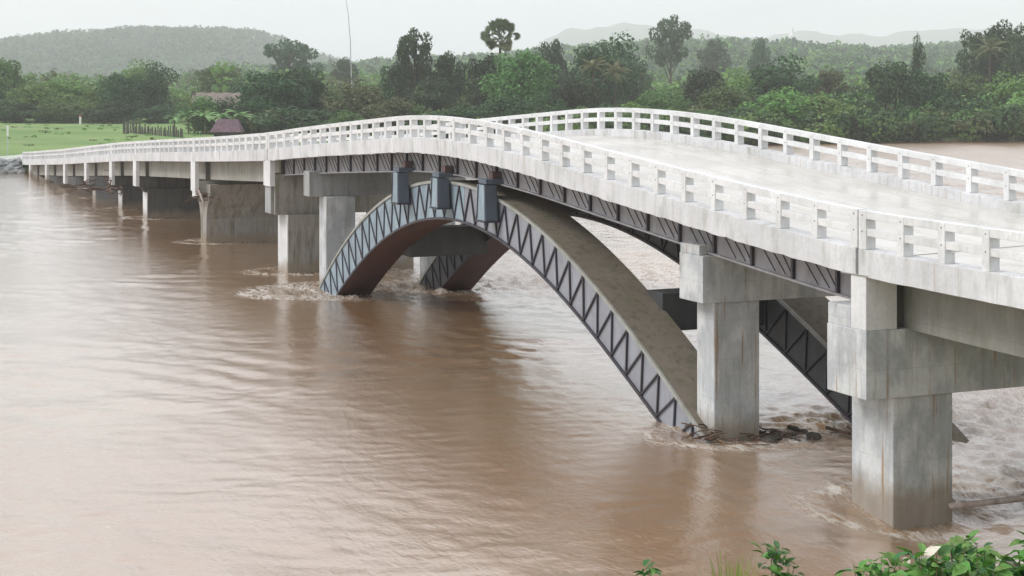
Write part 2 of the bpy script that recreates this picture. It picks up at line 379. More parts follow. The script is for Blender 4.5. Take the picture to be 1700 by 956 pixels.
# ------------------------------------------------------------------ terrain
gx = np.unique(np.concatenate([-np.geomspace(20, 9000, 200)[::-1], np.arange(-300, -200, 2.), np.arange(-40, 0, 1.), np.geomspace(1, 6000, 40)]))
gy = np.unique(np.concatenate([-np.geomspace(60, 6000, 40)[::-1], np.arange(-60, 60, 2.), np.geomspace(60, 9000, 110)]))
TX, TY = np.meshgrid(gx, gy)
tl = bankL(TY) - TX; tr = TX - bankR(TY)
def bumpy(x, y): return .25 * np.sin(x * .07 + 1.3 * np.sin(y * .05)) * np.sin(y * .09 + .7) + .12 * np.sin(x * .31 + y * .2)
def ground_z(X, Y):
    tl = bankL(Y) - X; tr = X - bankR(Y)
    zl = -2 + 3.3 * sstep(-3, 3.2, tl) + .7 * sstep(8, 120, tl) + .35 * bumpy(X, Y) * sstep(2, 20, tl)
    capr = 7.6 - 2.9 * sstep(-13, -8, Y) + 2.8 * sstep(14, 30, Y)
    zr = -2 + np.minimum(np.maximum(tr + 2.6, 0) * .76, capr + 2) + .2 * bumpy(X * 3, Y * 3) * sstep(2, 9, tr)
    return np.where(tl > -4, zl, np.where(tr > -4, zr, -2.))
TZ = ground_z(TX, TY)
nx, ny = len(gx), len(gy); idx = np.arange(nx * ny).reshape(ny, nx)
Q = np.stack([idx[:-1, :-1], idx[:-1, 1:], idx[1:, 1:], idx[1:, :-1]], -1).reshape(-1, 4)
tag(link('ground', fast_mesh('ground', np.stack([TX, TY, TZ], -1).reshape(-1, 3), Q, [M['field']], True)), kind='structure')

# ------------------------------------------------------------------ hills: a ridge line given in metres across the line of sight
FW = np.array([-math.cos(TH), math.sin(TH)]); RT = np.array([math.sin(TH), math.cos(TH)]); C0 = np.array([0, -24.])
def hillmesh(name, prof, dist, front, back, mat, tree_h, seed, low=0.):
    p = np.array(prof, float); g = np.random.default_rng(seed)
    r = np.linspace(p[0, 0] - front * .3, p[-1, 0] + front * .3, 190); d = np.linspace(dist - front, dist + back, 40)
    RR, DD = np.meshgrid(r, d)
    crest = np.interp(RR, p[:, 0], p[:, 1] - tree_h)
    edge = sstep(p[0, 0] - front * .3, p[0, 0], RR) * (1 - sstep(p[-1, 0], p[-1, 0] + front * .3, RR))
    fall = np.where(DD < dist, sstep(dist - front, dist, DD), 1 - sstep(dist, dist + back, DD) * .6)
    # keep the picture outline: nearer slopes stay below the crest
    ZZ = low + (crest - low) * fall * (.25 + .75 * edge)
    ZZ += (dist > 5000) * fall * (14 * np.sin(RR * .009 + 1) + 9 * np.sin(RR * .021 + DD * .004) + 6 * np.sin(RR * .047))
    ZZ += (3 * np.sin(RR * .03 + DD * .011) + 2 * np.sin(RR * .07 - DD * .03)) * (dist / 1500) * np.clip(1 - np.abs(fall - .5) * 2, 0, 1)
    XY = C0[None, None] + DD[..., None] * FW + RR[..., None] * RT
    co = np.concatenate([XY, ZZ[..., None]], -1).reshape(-1, 3); ny, nx = RR.shape
    idx = np.arange(nx * ny).reshape(ny, nx); Q = np.stack([idx[:-1, :-1], idx[:-1, 1:], idx[1:, 1:], idx[1:, :-1]], -1).reshape(-1, 4)
    tag(link(name, fast_mesh(name, co, Q, [mat], True)), kind='structure')
    def hz(rr, dd):
        i = np.clip((rr - r[0]) / (r[1] - r[0]), 0, 188.999); j = np.clip((dd - d[0]) / (d[1] - d[0]), 0, 38.999)
        i0, j0 = i.astype(int), j.astype(int); fi, fj = i - i0, j - j0
        return (ZZ[j0, i0] * (1 - fi) * (1 - fj) + ZZ[j0, i0 + 1] * fi * (1 - fj) + ZZ[j0 + 1, i0] * (1 - fi) * fj + ZZ[j0 + 1, i0 + 1] * fi * fj)
    return hz
q = NB('wooded_slope'); q.bump(q.noise(.08), 3, .8)
M['slope'] = q.out(q.mix(q.ramp(q.noise(.05, detail=6), [(.38, 0), (.62, 1)]), (.045, .08, .04), (.09, .13, .06)), .95, .1)
HILL = [(-700, 40), (-560, 46), (-472, 53), (-444, 57), (-417, 60), (-389, 63), (-361, 64), (-333, 68), (-306, 66), (-278, 67), (-250, 66), (-228, 63), (-211, 56), (-194, 49), (-172, 41), (-139, 32), (-94, 24)]
HILL = [(a * 2.13, (b - 10.6) * 2.13 + 10.6) for a, b in HILL]
hill_z = hillmesh('hill', HILL, 3200, 1300, 1200, M['slope'], 13, 1, 2)
RISE = [(-160, 22), (-118, 26), (-86, 29), (-37, 31), (4, 35), (41, 39), (73, 41), (102, 44), (134, 43), (159, 42), (191, 39), (224, 37), (244, 38), (273, 40), (306, 44), (346, 46), (460, 48)]
RISE = [(a * 1.8, (b - 10.6) * 1.8 + 10.6) for a, b in RISE]
rise_z = hillmesh('low_ridge', RISE, 1980, 1250, 900, M['slope'], 12, 2, 2)
MTN = [(-400, 20), (-19, 83), (56, 157), (167, 231), (259, 253), (370, 246), (481, 227), (574, 231), (648, 216), (741, 194), (870, 209), (1019, 216), (1204, 212), (1389, 231), (1574, 246), (1759, 249), (2400, 300)]
hillmesh('far_mountain', [(a * 1.7, b * 1.40) for a, b in MTN], 8500, 2600, 1500, M['slope'], 0, 3, 2)

# ------------------------------------------------------------------ foliage masses nobody could count
def leaf_cloud(cen, rad, n, size, g, flat=.8):
    """n leaf-sized quads round each centre (cen k x 3, rad k x 3): shell-weighted clumps"""
    k = len(cen); u = g.normal(size=(k, n, 3)); u /= np.linalg.norm(u, axis=-1, keepdims=True)
    rr = g.uniform(.55, 1.05, (k, n, 1)) ** .6
    p = cen[:, None] + u * rr * rad[:, None]
    nn = u + g.normal(size=u.shape) * .7; nn[..., 2] += .35; nn /= np.linalg.norm(nn, axis=-1, keepdims=True)
    a = np.cross(nn, g.normal(size=u.shape)); a /= np.linalg.norm(a, axis=-1, keepdims=True); b = np.cross(nn, a)
    s = (size * g.uniform(.6, 1.4, (k, n, 1)))
    co = np.stack([p - a * s, p - b * s * flat, p + a * s, p + b * s * flat], 2).reshape(-1, 3)
    return co, np.arange(len(co)).reshape(-1, 4)
def forest(name, label, hz, n, rr, dd, hr, sr, leaves, lsize, mats, seed, crest=None):
    g = np.random.default_rng(seed); r = g.uniform(*rr, n); d = g.uniform(*dd, n)
    z = hz(r, d); hgt = g.uniform(*hr, n); wid = g.uniform(*sr, n)
    XY = C0 + d[:, None] * FW + r[:, None] * RT
    cen = []; rad = []
    for j in range(3):                       # three lobes per crown keep the outline uneven
        off = g.normal(size=(n, 2)) * wid[:, None] * (.0 if j == 0 else .38)
        cen.append(np.column_stack([XY + off, z + hgt * (.58 if j == 0 else 0) + (g.uniform(.35, .85, n) * hgt if j else 0)]))
        f = 1. if j == 0 else .55
        rad.append(np.column_stack([wid * .5 * f, wid * .5 * f, hgt * .42 * f]))
    co, Q = leaf_cloud(np.concatenate(cen), np.concatenate(rad), leaves, lsize, g)
    me = fast_mesh(name, co, Q, mats); me.polygons.foreach_set('material_index', (np.repeat(g.integers(0, len(mats), n * 3), leaves)).astype(np.int32))
    tag(link(name, me), label, 'forest', kind='stuff')
forest('hill_forest', 'hazy woodland covering the long hill on the left', hill_z, 5200, (-1250, -180), (2000, 3260), (7, 20), (10, 20), 11, 2.4, [LEAF[3], LEAF[0], LEAF[2], LEAF[0]], 11)
forest('ridge_forest', 'hazy woodland on the low ridge behind the river trees', rise_z, 5200, (-260, 720), (800, 2010), (7, 17), (8, 17), 13, 1.7, [LEAF[0], LEAF[3], LEAF[1], LEAF[2]], 12)
flat_z = lambda r, d: np.full(len(r), 2.)
forest('plain_forest', 'light green scrub woodland on the plain between the field trees and the hill', lambda r, d: 2. + np.maximum(d - 800, 0) * .012, 2300, (-470, 430), (480, 1300), (7, 17), (8, 16), 24, 1.05, [LEAF[0], LEAF[1], LEAF[1], LEAF[4]], 13)
forest('bank_thicket', 'dark undergrowth filling the far bank between the tree trunks', lambda r, d: np.full(len(r), 1.), 420, (-60, 112), (322, 380), (3.2, 6.5), (4, 8), 60, .42, [LEAF[2], LEAF[0], LEAF[2], LEAF[4]], 14)
forest('field_edge_thicket', 'dark undergrowth along the far edge of the green field', flat_z, 150, (-150, -60), (425, 470), (3, 6), (5, 9), 60, .5, [LEAF[2], LEAF[0]], 15)
forest('bend_thicket', 'dense undergrowth on the bank behind the trees at the river bend', lambda r, d: np.full(len(r), .6), 320, (62, 130), (345, 440), (4, 10), (5, 9), 60, .48, [LEAF[2], LEAF[0], LEAF[1]], 16)

g_ = np.random.default_rng(31); n_ = 190; Yk = g_.uniform(-10, 60, n_); Xk = bankL(Yk) - 2.5 - g_.uniform(0, 1, n_) ** 2 * 190
wk = g_.uniform(.6, 2.4, n_); hk = g_.uniform(.15, .6, n_)
ok = ~((Yk > -3) & (Yk < 13) & (Xk > -262)); Xk, Yk, wk, hk = Xk[ok], Yk[ok], wk[ok], hk[ok]; n_ = len(Xk)
co, Q = leaf_cloud(np.column_stack([Xk, Yk, ground_z(Xk, Yk) + hk * .35]), np.column_stack([wk * .5, wk * .5, hk * .5]), 26, .16, g_)
me = fast_mesh('field_weeds', co, Q, [LEAF[1], LEAF[1], LEAF[4]]); me.polygons.foreach_set('material_index', np.repeat(g_.integers(0, 3, n_), 26).astype(np.int32))
tag(link('field_weeds', me), 'tussocks and weeds scattered over the green field', 'weeds', kind='stuff')
g_ = np.random.default_rng(21); n_ = 330; Yk = g_.uniform(66, 262, n_); Xk = bankL(Yk) - g_.uniform(-.5, 7, n_)
wk = g_.uniform(4, 8, n_); hk = g_.uniform(2.5, 6.5, n_)
co, Q = leaf_cloud(np.column_stack([Xk, Yk, hk * .45 + .2]), np.column_stack([wk * .5, wk * .5, hk * .5]), 130, .40, g_)
me = fast_mesh('waterside_thicket', co, Q, [LEAF[2], LEAF[1], LEAF[0], LEAF[2]]); me.polygons.foreach_set('material_index', np.repeat(g_.integers(0, 4, n_), 130).astype(np.int32))
tag(link('waterside_thicket', me), 'bushy undergrowth hanging over the edge of the far river bank', 'undergrowth', kind='stuff')

# ------------------------------------------------------------------ the bridge line
W = 9.6; FALL = .031
ZT = np.array([(-240, 1.75), (-223, 2.4), (-208.5, 2.95), (-181.2, 4.16), (-160, 5.23), (-143, 6.06), (-126.5, 6.73), (-113.1, 7.24), (-102.4, 7.68), (-92.5, 8.12), (-85.5, 8.57), (-78.8, 8.94), (-73, 9.24), (-69, 9.45), (-66, 9.52), (-62.5, 9.48), (-59.3, 9.37), (-55.5, 9.15), (-52.1, 8.88), (-48.6, 8.60), (-44.5, 8.28), (-40.8, 8.00), (-38, 7.80), (-34.2, 7.56), (-29.4, 7.50), (-20, 7.4), (0, 7.3)])
def zt(X): return np.mean([np.interp(X + o, ZT[:, 0], ZT[:, 1]) for o in (-1.6, -.8, 0, .8, 1.6)], axis=0)
def sweep(poly, x0, x1, step, jit=0, jidx=(), seed=0):
    """poly: (y, dz) measured from the near rail top; follows the camber and the crossfall"""
    mb = MB(); g = random.Random(seed); n = max(1, round((x1 - x0) / step)); rings = []
    for k in range(n + 1):
        X = x0 + (x1 - x0) * k / n; Z = float(zt(X))
        rings.append([(X, y, Z + dz + FALL * y + (g.uniform(-jit, jit) if i in jidx else 0)) for i, (y, dz) in enumerate(poly)])
    mb.loft(rings); return mb
def rect(y0, y1, a, b): return [(y0, a), (y1, a), (y1, b), (y0, b)]

def span(x0, x1, name, label, cat, girders, group=None, jit=.022):
    t = thing(name, ((x0 + x1) / 2, W / 2, float(zt((x0 + x1) / 2)) - 1.65), label, cat, group)
    sweep(rect(0, .45, -1.65, -.97), x0, x1, .42, jit, (0, 1), 3).build('kerb_beam', M['fascia'], t, .012, world=True)
    sweep(rect(W - .45, W, -1.65, -.97), x0, x1, 1.75).build('kerb_beam', M['fascia'], t, .012, world=True)
    sweep(rect(.452, W - .452, -1.5, -1.27), x0, x1, 1.75).build('deck_slab', M['road'], t, world=True)
    return t
XA, XB = -34.28, -92.68
arch = span(XB, XA, 'arch_span', 'long humped main span with twin grey steel arch ribs under its white deck', 'bridge', None)
# steel girders under the deck edge
for gi, gy0 in enumerate((.9, W - 1.0)):
    gd = sweep(rect(gy0, gy0 + .1, -2.5, -1.66), XB + .1, XA - .1, 1.2)
    fl = sweep(rect(gy0 - .12, gy0 + .22, -2.56, -2.5), XB + .1, XA - .1, 1.2)
    n0 = len(gd.v); gd.add(fl.v, fl.f); g_ = gd.build('steel_girder', M['steel_girder'], arch, world=True)
    if gi: continue
    st = MB(); st.box(-.05, .05, -.1, 0, -.84, 0); sme = None
    X = -92.2; k = 0
    bars = []
    while X < XA - .3:
        z = float(zt(X)) + FALL * gy0 - 1.66
        if sme is None: o = st.build('stiffener', M['steel_bar'], g_); sme = o.data
        else: o = link('stiffener', sme, g_)
        o.location = (X - arch.location.x, gy0 - .002 - arch.location.y, z - arch.location.z)
        X2 = X + 2.15
        for f0, f1 in ((.12, .55), (.36, .80), (.62, .97)):       # thin slanting braces in every bay
            xa, xb = X + 2.15 * f0, X + 2.15 * f1
            if xb > XA - .2: continue
            za, zb = float(zt(xa)) - 1.70 + FALL, float(zt(xb)) - 2.46 + FALL
            b = MB(); b.hexa([(xb - .016, gy0 - .025, zb), (xb + .016, gy0 - .025, zb), (xb + .016, gy0 + .001, zb), (xb - .016, gy0 + .001, zb),
                              (xa - .016, gy0 - .025, za), (xa + .016, gy0 - .025, za), (xa + .016, gy0 + .001, za), (xa - .016, gy0 + .001, za)])
            b.build('diagonal', M['steel_bar'], g_, world=True)
        X = X2
for yy in (2.6, 4.6, 6.6):                                         # inner girders seen only from below
    sweep(rect(yy, yy + .1, -2.4, -1.5), XB + .2, XA - .2, 2.4).build('steel_girder', M['steel_girder'], arch, world=True)

# arch ribs: outline in polar form about a centre below the water
PT = [4.453625558962581, -2.072221713698009, -1.6867038567798986, 0.6690806275681835, 35.19002865908125]
PB = [9.7141292588942, -1.9541052898552265, -3.4305150887990057, 0.326073902567384, 33.560925260425215]
def arc(poly, a, off=0):
    aa = np.clip(a, -.64, .64); r = np.polyval(poly, aa) + off
    return (-63.9 + r * math.cos(a + math.pi / 2), -28.5 + r * math.sin(a + math.pi / 2))
AA = np.linspace(-.69, .69, 90)
RK = 1.0
def arc(poly, a, off=0, _arc=arc):
    x, z = _arc(poly, a, off)
    return (x if x < -63.9 else -63.9 + (x + 63.9) * RK, z)
def ribpart(y0, y1, po, oo, pi_, oi):
    mb = MB(); rings = []
    for a in AA:
        (x0, z0), (x1, z1) = arc(pi_, a, oi), arc(po, a, oo)
        rings.append([(x0, y0, z0), (x0, y1, z0), (x1, y1, z1), (x1, y0, z1)])
    mb.loft(rings); return mb
RW = 1.85
for y0 in (.7, 6.4):
    RK = 1.0 if y0 < 1 else 1.13          # the far rib reaches a little farther to the right
    rib = ribpart(y0 + .06, y0 + RW - .06, PT, -.07, PB, .05).build('arch_rib', M['steel_web'] if y0 < 1 else M['shaded_steel'], arch, world=True)
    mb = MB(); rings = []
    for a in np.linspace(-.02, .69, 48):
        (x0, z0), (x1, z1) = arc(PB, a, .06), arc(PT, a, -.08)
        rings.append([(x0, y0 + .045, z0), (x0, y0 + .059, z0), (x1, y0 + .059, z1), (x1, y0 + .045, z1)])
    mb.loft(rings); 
    if y0 < 1: mb.build('skylit_web_sheet', M['steel_skylit'], rib, world=True)  # added sheet: sky reflection on the left half of the web, as colour
    ribpart(y0, y0 + RW, PT, 0, PT, -.068).build('top_plate', M['ribtop'], rib, world=True)
    ribpart(y0, y0 + RW, PB, .048, PB, 0).build('bottom_plate', M['red_lead'], rib, world=True)
    ribpart(y0 - .02, y0 + .06, PT, .02, PT, -.10).build('edge_angle', M['edge'], rib, world=True)
    ribpart(y0 - .02, y0 + .06, PB, .09, PB, -.01).build('edge_angle', M['steel_bar'], rib, world=True)
    # W lattice on both faces: 1.45 m per bay measured along the arc
    step = 1.22 / 34.5 / 2; a = -.66; up = True; prev = arc(PB, a, .1)
    while a < .66:
        a += step; cur = arc(PT, a, -.1) if up else arc(PB, a, .1)
        (xa, za), (xb, zb) = prev, cur; L_ = math.hypot(xb - xa, zb - za); nxn, nzn = -(zb - za) / L_ * .028, (xb - xa) / L_ * .028
        b = MB(); b.prism_y([(xa - nxn, za - nzn), (xb - nxn, zb - nzn), (xb + nxn, zb + nzn), (xa + nxn, za + nzn)], y0 - .01, y0 + .058)
        b.build('lattice_bar', M['steel_bar'], rib, world=True)
        prev = cur; up = not up
for xa, xb, z0, z1 in ((-75.9, -74.7, 2.45, 3.85), (-50.2, -49.0, 2.35, 3.65), (-64.6, -63.6, 5.3, 6.4)):
    b = MB(); b.box(xa, xb, .7 + RW - .1, 6.5, z0, z1); b.build('cross_beam', M['shaded_steel'], arch, .02, world=True)
# spandrel posts with their bracket heads
for xc, zb in ((-70.15, 5.42), (-65.0, 5.55), (-59.7, 5.38)):
    for yy, sd_ in ((.10, 1), (7.8, -1)):
        zh = 6.84 + FALL * yy
        m_ = MB(); m_.hexa([(xc - .46, yy, zb), (xc + .44, yy, zb), (xc + .44, yy + .54, zb), (xc - .46, yy + .54, zb),
                  (xc - .40, yy, zh), (xc + .40, yy, zh), (xc + .40, yy + .50, zh), (xc - .40, yy + .50, zh)])
        po = m_.build('spandrel_post', M['steel_post'], arch, .015, world=True)  # dark slate also holds the shade of the post's +X side
        if sd_ > 0:
            f = MB(); f.hexa([(xc - .42, yy - .03, zb + .07), (xc + .40, yy - .03, zb + .07), (xc + .40, yy - .002, zb + .07), (xc - .42, yy - .002, zb + .07),
                              (xc - .37, yy - .03, zh), (xc + .37, yy - .03, zh), (xc + .37, yy - .002, zh), (xc - .37, yy - .002, zh)]); f.build('lit_face_sheet', M['steel_skylit'], po, world=True)  # pale front sheet: brighter -Y light put into the colour
            f = MB(); f.box(xc - .50, xc + .48, yy - .05, yy + .8, zb - .02, zb + .06); f.build('foot_plate', M['steel_bar'], po, world=True)
            f = MB(); f.tube([(xc - .34, yy - .05, zb + .1), (xc - .2, yy - .05, zh)], .025, 4); f.build('brace', M['steel_bar'], po, world=True)
    b = MB(); b.box(xc - .40, xc + .40, .14, W - .6, 6.88, 7.06); b.build('crosshead', M['steel_post'], arch, .02, world=True)
    b = MB(); b.box(xc - .20, xc + .20, .50, .88, 7.062, 7.36); b.build('bracket', M['bracket'], arch, .02, world=True)

# approach spans
def conc_span(x0, x1, label, mat, depth, gy, group):
    t = span(x0, x1, 'approach_span', label, 'bridge span', None, group, .008)
    for y in (gy, W / 2 - .2, W - gy - .4):
        sweep(rect(y, y + .4, -1.65 - depth, -1.5), x0 + (.9 if depth < 1.4 else .05), x1 - (.5 if depth < 1.4 else .05), 3).build('concrete_girder', mat, t, .02, world=True)
    return t
conc_span(XA + .12, -10.5, 'short concrete approach span running out of the picture at the right', M['beam'], 1.42, 1.3, None)
JO = [XB - .12, -113.14, -136.0, -148.1, -163.1, -178.1, -193.3, -208.9, -217.4]
WORDS = ['first and longest looking approach span, left of the steel girder', 'approach span between the flared pier and the dark wide pier', 'short approach span just left of the dark wide pier', 'approach span over the tangle of drift at the two narrow piers',
         'approach span fifth from the main span, low over the water', 'approach span sixth from the main span, low over the water', 'approach span second from the far left end', 'last approach span at the far left, meeting the grassy bank']
for k in range(8):
    conc_span(JO[k + 1] + .04, JO[k] - .04, 'white edged concrete ' + WORDS[k], M['beam_old'], 1.3, 1.0, 'concrete approach spans left of the arch')

# railings
post_me = None
def railing(x0, x1, y, label, n=None, group='white guard railings along the deck edges', inner=False):
    global post_me
    n = n or max(2, round((x1 - x0) / 1.75)); t = thing('guard_railing', (x0, y, float(zt(x0)) - .97 + FALL * y), label, 'railing', group)
    if post_me is None:
        b = MB(); b.box(-.125, .125, 0, .30, 0, .955)
        for z in (.84, .44): b.prism_y([(.022 * math.cos(a), z + .022 * math.sin(a)) for a in np.linspace(0, 2 * math.pi, 6, endpoint=False)], -.012, .01, 1)
        o = b.build('post', [M['white'], M['bolt']], None); post_me = o.data; bpy.data.objects.remove(o)
    for k in range(n + 1):
        X = x0 + .12 + (x1 - x0 - .24) * k / n
        o = link('post', post_me, t, bevel=.012); o.location = (X - x0, 0, float(zt(X)) - .97 + FALL * y - t.location.z)
        if k in (0, n): o.scale = (1.25, 1, 1.02)
    dz = FALL * y
    for nm, a, b_ in (('top_rail', -.20, .0), ('middle_rail', -.625, -.44)):
        mb = MB(); rings = []
        for k in range(n + 1):
            X = x0 + .12 + (x1 - x0 - .24) * k / n; Z = float(zt(X)) + dz
            e = -.15 if k == 0 else (.15 if k == n else 0)
            y0_, y1_ = (y + .03, y + .22) if nm == 'middle_rail' else (y + .014, y + .25)
            rings.append([(X + e, y0_, Z + a), (X + e, y1_, Z + a), (X + e, y1_, Z + b_), (X + e, y0_, Z + b_)])
        mb.loft(rings); mb.build(nm, M['white'], t, .01, world=True)
for y, side in ((.03, 'near'), (W - .34, 'far')):
    railing(XB, XA, y, 'white concrete railing along the %s edge of the humped main span' % side, 33)
    railing(XA + .12, -10.5, y, 'white concrete railing along the %s edge of the right approach span' % side, 15)
    nm = ['first', 'second', 'third', 'fourth', 'fifth', 'sixth', 'seventh', 'last']
    for k in range(8):
        railing(JO[k + 1] + .04, JO[k] - .04, y, 'white %s edge railing of the %s approach span left of the arch' % (side, nm[k]))
# ------------------------------------------------------------------ piers (stand in the river bed)
def pier(x, label, group=None): return thing('pier', (x, W / 2, -2), label, 'pier', group)
def bxp(t, name, mat, x0, x1, y0, y1, z0, z1, bev=.03):
    b = MB(); b.box(x0, x1, y0, y1, z0, z1); return b.build(name, mat, t, bev, world=True)

t = pier(-34.7, 'nearest big pale concrete pier with rust streaks under the deck joint on the right')
bxp(t, 'cap', M['pier'], -35.54, -33.83, .0, W, 2.85, 4.58, .02)
bxp(t, 'pedestal', M['plate_white'], -34.50, -33.85, .01, .95, 4.582, 5.93, .015)
bxp(t, 'pedestal', M['pier'], -35.52, -34.52, .02, .95, 4.582, 5.12, .015)
bxp(t, 'bearing_block', M['pier_old'], -35.2, -34.55, .96, 1.9, 4.582, 5.2, .02)
for y0 in (.9, 6.8): bxp(t, 'column', M['pier'], -35.75, -33.95, y0, y0 + 1.85, -2, 2.848, .04)
bxp(t, 'joint_plate', M['edge'], -34.9, -33.75, -.02, .9, 5.94, 5.97, 0)
bxp(t, 'back_wall', M['pier_dark'], -34.25, -34.05, .96, W - .5, 4.582, 6.0, 0)

t = pier(-43.6, 'pale square pier standing in the river beside the right foot of the near arch rib')
bxp(t, 'cap', M['pier'], -44.30, -42.85, .5, W - .5, 4.15, 5.58, .02)
bxp(t, 'pedestal', M['pier'], -44.28, -43.1, .52, 1.0, 5.582, 5.88, .02)
for y0 in (1.0, 6.9): bxp(t, 'column', M['pier'], -44.1, -43.02, y0, y0 + 1.6, -2, 4.148, .04)

t = pier(-85, 'slim grey pier with a heavy crossbeam at the left foot of the near arch rib')
bxp(t, 'cap', M['cap'], -85.9, -84.75, .25, W - .3, 4.85, 6.2, .02)
for y0 in (1.0, 6.8): bxp(t, 'column', M['pier'], -85.45, -84.15, y0, y0 + 1.65, -2, 4.848, .04)

t = pier(-93, 'brown stained pier under the left deck joint of the main span')
bxp(t, 'cap', M['pier_old'], -93.8, -92.1, .3, W - .3, 3.35, 5.7, .02)
bxp(t, 'end_plate', M['plate_white'], -93.6, -92.1, .0, .298, 5.0, 6.48, .01)
bxp(t, 'end_plate', M['cap'], -93.7, -92.4, .12, .297, 3.4, 4.99, .01)
for y0 in (1.0, 6.4): bxp(t, 'column', M['pier_old'], -93.9, -91.75, y0, y0 + 2.3, -2, 3.348, .04)
for y0 in (1.0,): bxp(t, 'lit_nose_face', M['plate_white'], -93.88, -91.77, y0 - .05, y0 - .002, -2, 3.346, .0)  # added pale sheet: light on the -Y nose put into colour

names = {-113.14: 'flared grey pier with driftwood caught under its end plate', -136.0: 'wide dark wall pier, third from the main span on the left',
         -148.1: 'dark pier with drift tangled under the deck, right one of the close pair', -163.1: 'grey pier with drift tangled under the deck, left one of the close pair',
         -178.1: 'low blue grey pier, third from the far left bank', -193.3: 'low pale pier with sloping bracket, second from the far left bank', -208.9: 'low pale pier with sloping bracket nearest the far left bank'}
for k, (X, lab) in enumerate(names.items()):
    t = pier(X, lab); fb = float(zt(X)) - 1.65; dark = X > -170
    pl = 2.05 if X > -185 else 1.75
    bxp(t, 'end_plate', M['plate_white'], X - .72, X + .72, -.02, .26, fb - pl, fb - .004, .01)
    yw = .9 if dark else 2.0
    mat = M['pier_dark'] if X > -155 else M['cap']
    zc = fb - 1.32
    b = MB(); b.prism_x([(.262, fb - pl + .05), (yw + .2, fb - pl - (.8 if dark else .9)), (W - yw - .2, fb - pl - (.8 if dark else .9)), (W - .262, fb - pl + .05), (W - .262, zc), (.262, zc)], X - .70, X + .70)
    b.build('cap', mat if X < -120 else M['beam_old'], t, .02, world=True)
    if k == 0:
        b = MB()
        zs = [(-2, 1.0), (1.6, 1.0), (2.4, 1.45), (3.4, 2.3), (4.05, 2.5)]
        b.loft([[(X - h, .75, z), (X + h * .8, .75, z), (X + h * .8, W - .8, z), (X - h, W - .8, z)] for z, h in zs]); b.build('flared_wall', M['pier_old'], t, .03, world=True)
        bxp(t, 'bearing_block', M['plate_white'], X - 1.5, X - .1, .25, .74, 3.0, 3.9, .02)
    else:
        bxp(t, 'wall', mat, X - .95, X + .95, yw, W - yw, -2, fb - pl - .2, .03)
        bxp(t, 'lit_nose_face', M['plate_white'], X - .93, X + .93, yw - .06, yw - .002, -2, fb - pl - .5, 0)  # whiter than the wall: light on the -Y side as colour
# end of the bridge: abutment, ramp walls, riprap slope
t = thing('abutment', (-218.5, W / 2, 0), 'grey stone faced abutment where the bridge meets the far left bank', 'abutment')
bxp(t, 'wall', M['riprap'], -221, -217.5, -.3, W + .3, -2, .55, .05)
bxp(t, 'ramp', M['road'], -262, -217.46, .46, W - .46, -1, float(zt(-218)) - 1.27, 0)
g = random.Random(5)
t = thing('stone_slope', (-222, -8, 0), 'grey rubble slope on the far left bank beside the bridge end', 'embankment')
stone_meshes = []
def stone(seed, r=1.):
    gg = random.Random(seed); b = MB(); rings = []
    for z, s in ((-.5, .5), (-.2, .95), (.2, .9), (.5, .45)):
        rings.append([(r * s * (1 + gg.uniform(-.2, .2)) * math.cos(a), r * s * (1 + gg.uniform(-.2, .2)) * math.sin(a), r * z * .7 + gg.uniform(-.05, .05)) for a in np.linspace(0, 6.283, 7, endpoint=False)])
    b.loft(rings); return b.mesh('stone', M['riprap'])
stone_meshes = [stone(k) for k in range(5)]
for k in range(270):
    Y = g.uniform(-30, -.6) if k < 190 else g.uniform(-6, -.4); tt = g.uniform(-1.6, 3.2) if k < 190 else g.uniform(-2.2, 4.5); X = float(bankL(np.array(Y))) - tt
    z = float(ground_z(np.array([X]), np.array([Y]))[0])
    o = link('stone', g.choice(stone_meshes), t); s = g.uniform(.45, .95); o.scale = (s, s, s)
    o.location = (X + 222, Y + 8, z + .1); o.rotation_euler = (g.uniform(-.4, .4), g.uniform(-.4, .4), g.uniform(0, 6))
t = thing('ramp_railing', (-220, 0, 1.3), 'low white curved wall leading off the far left end of the bridge', 'railing')
b = MB(); rings = []
for k in range(9):
    u = k / 8; X = -217.6 - 20 * u; Y = .1 - 5 * u * u; Z = float(zt(X)) - 1.5 + .2
    rings.append([(X, Y, Z - .8), (X, Y + .25, Z - .8), (X, Y + .25, Z + 1.0 - .4 * u), (X, Y, Z + 1.0 - .4 * u)])
b.loft(rings); b.build('wall', M['white'], t, .02, world=True)
b = MB(); rings = []
for k in range(6):
    u = k / 5; X = -217.6 - 14 * u; Y = W - .3 + 2 * u * u; Z = float(zt(X)) - 1.3
    rings.append([(X, Y, Z - .6), (X, Y + .25, Z - .6), (X, Y + .25, Z + 1.0 - .5 * u), (X, Y, Z + 1.0 - .5 * u)])
b.loft(rings); b.build('wall', M['white'], t, .02, world=True)

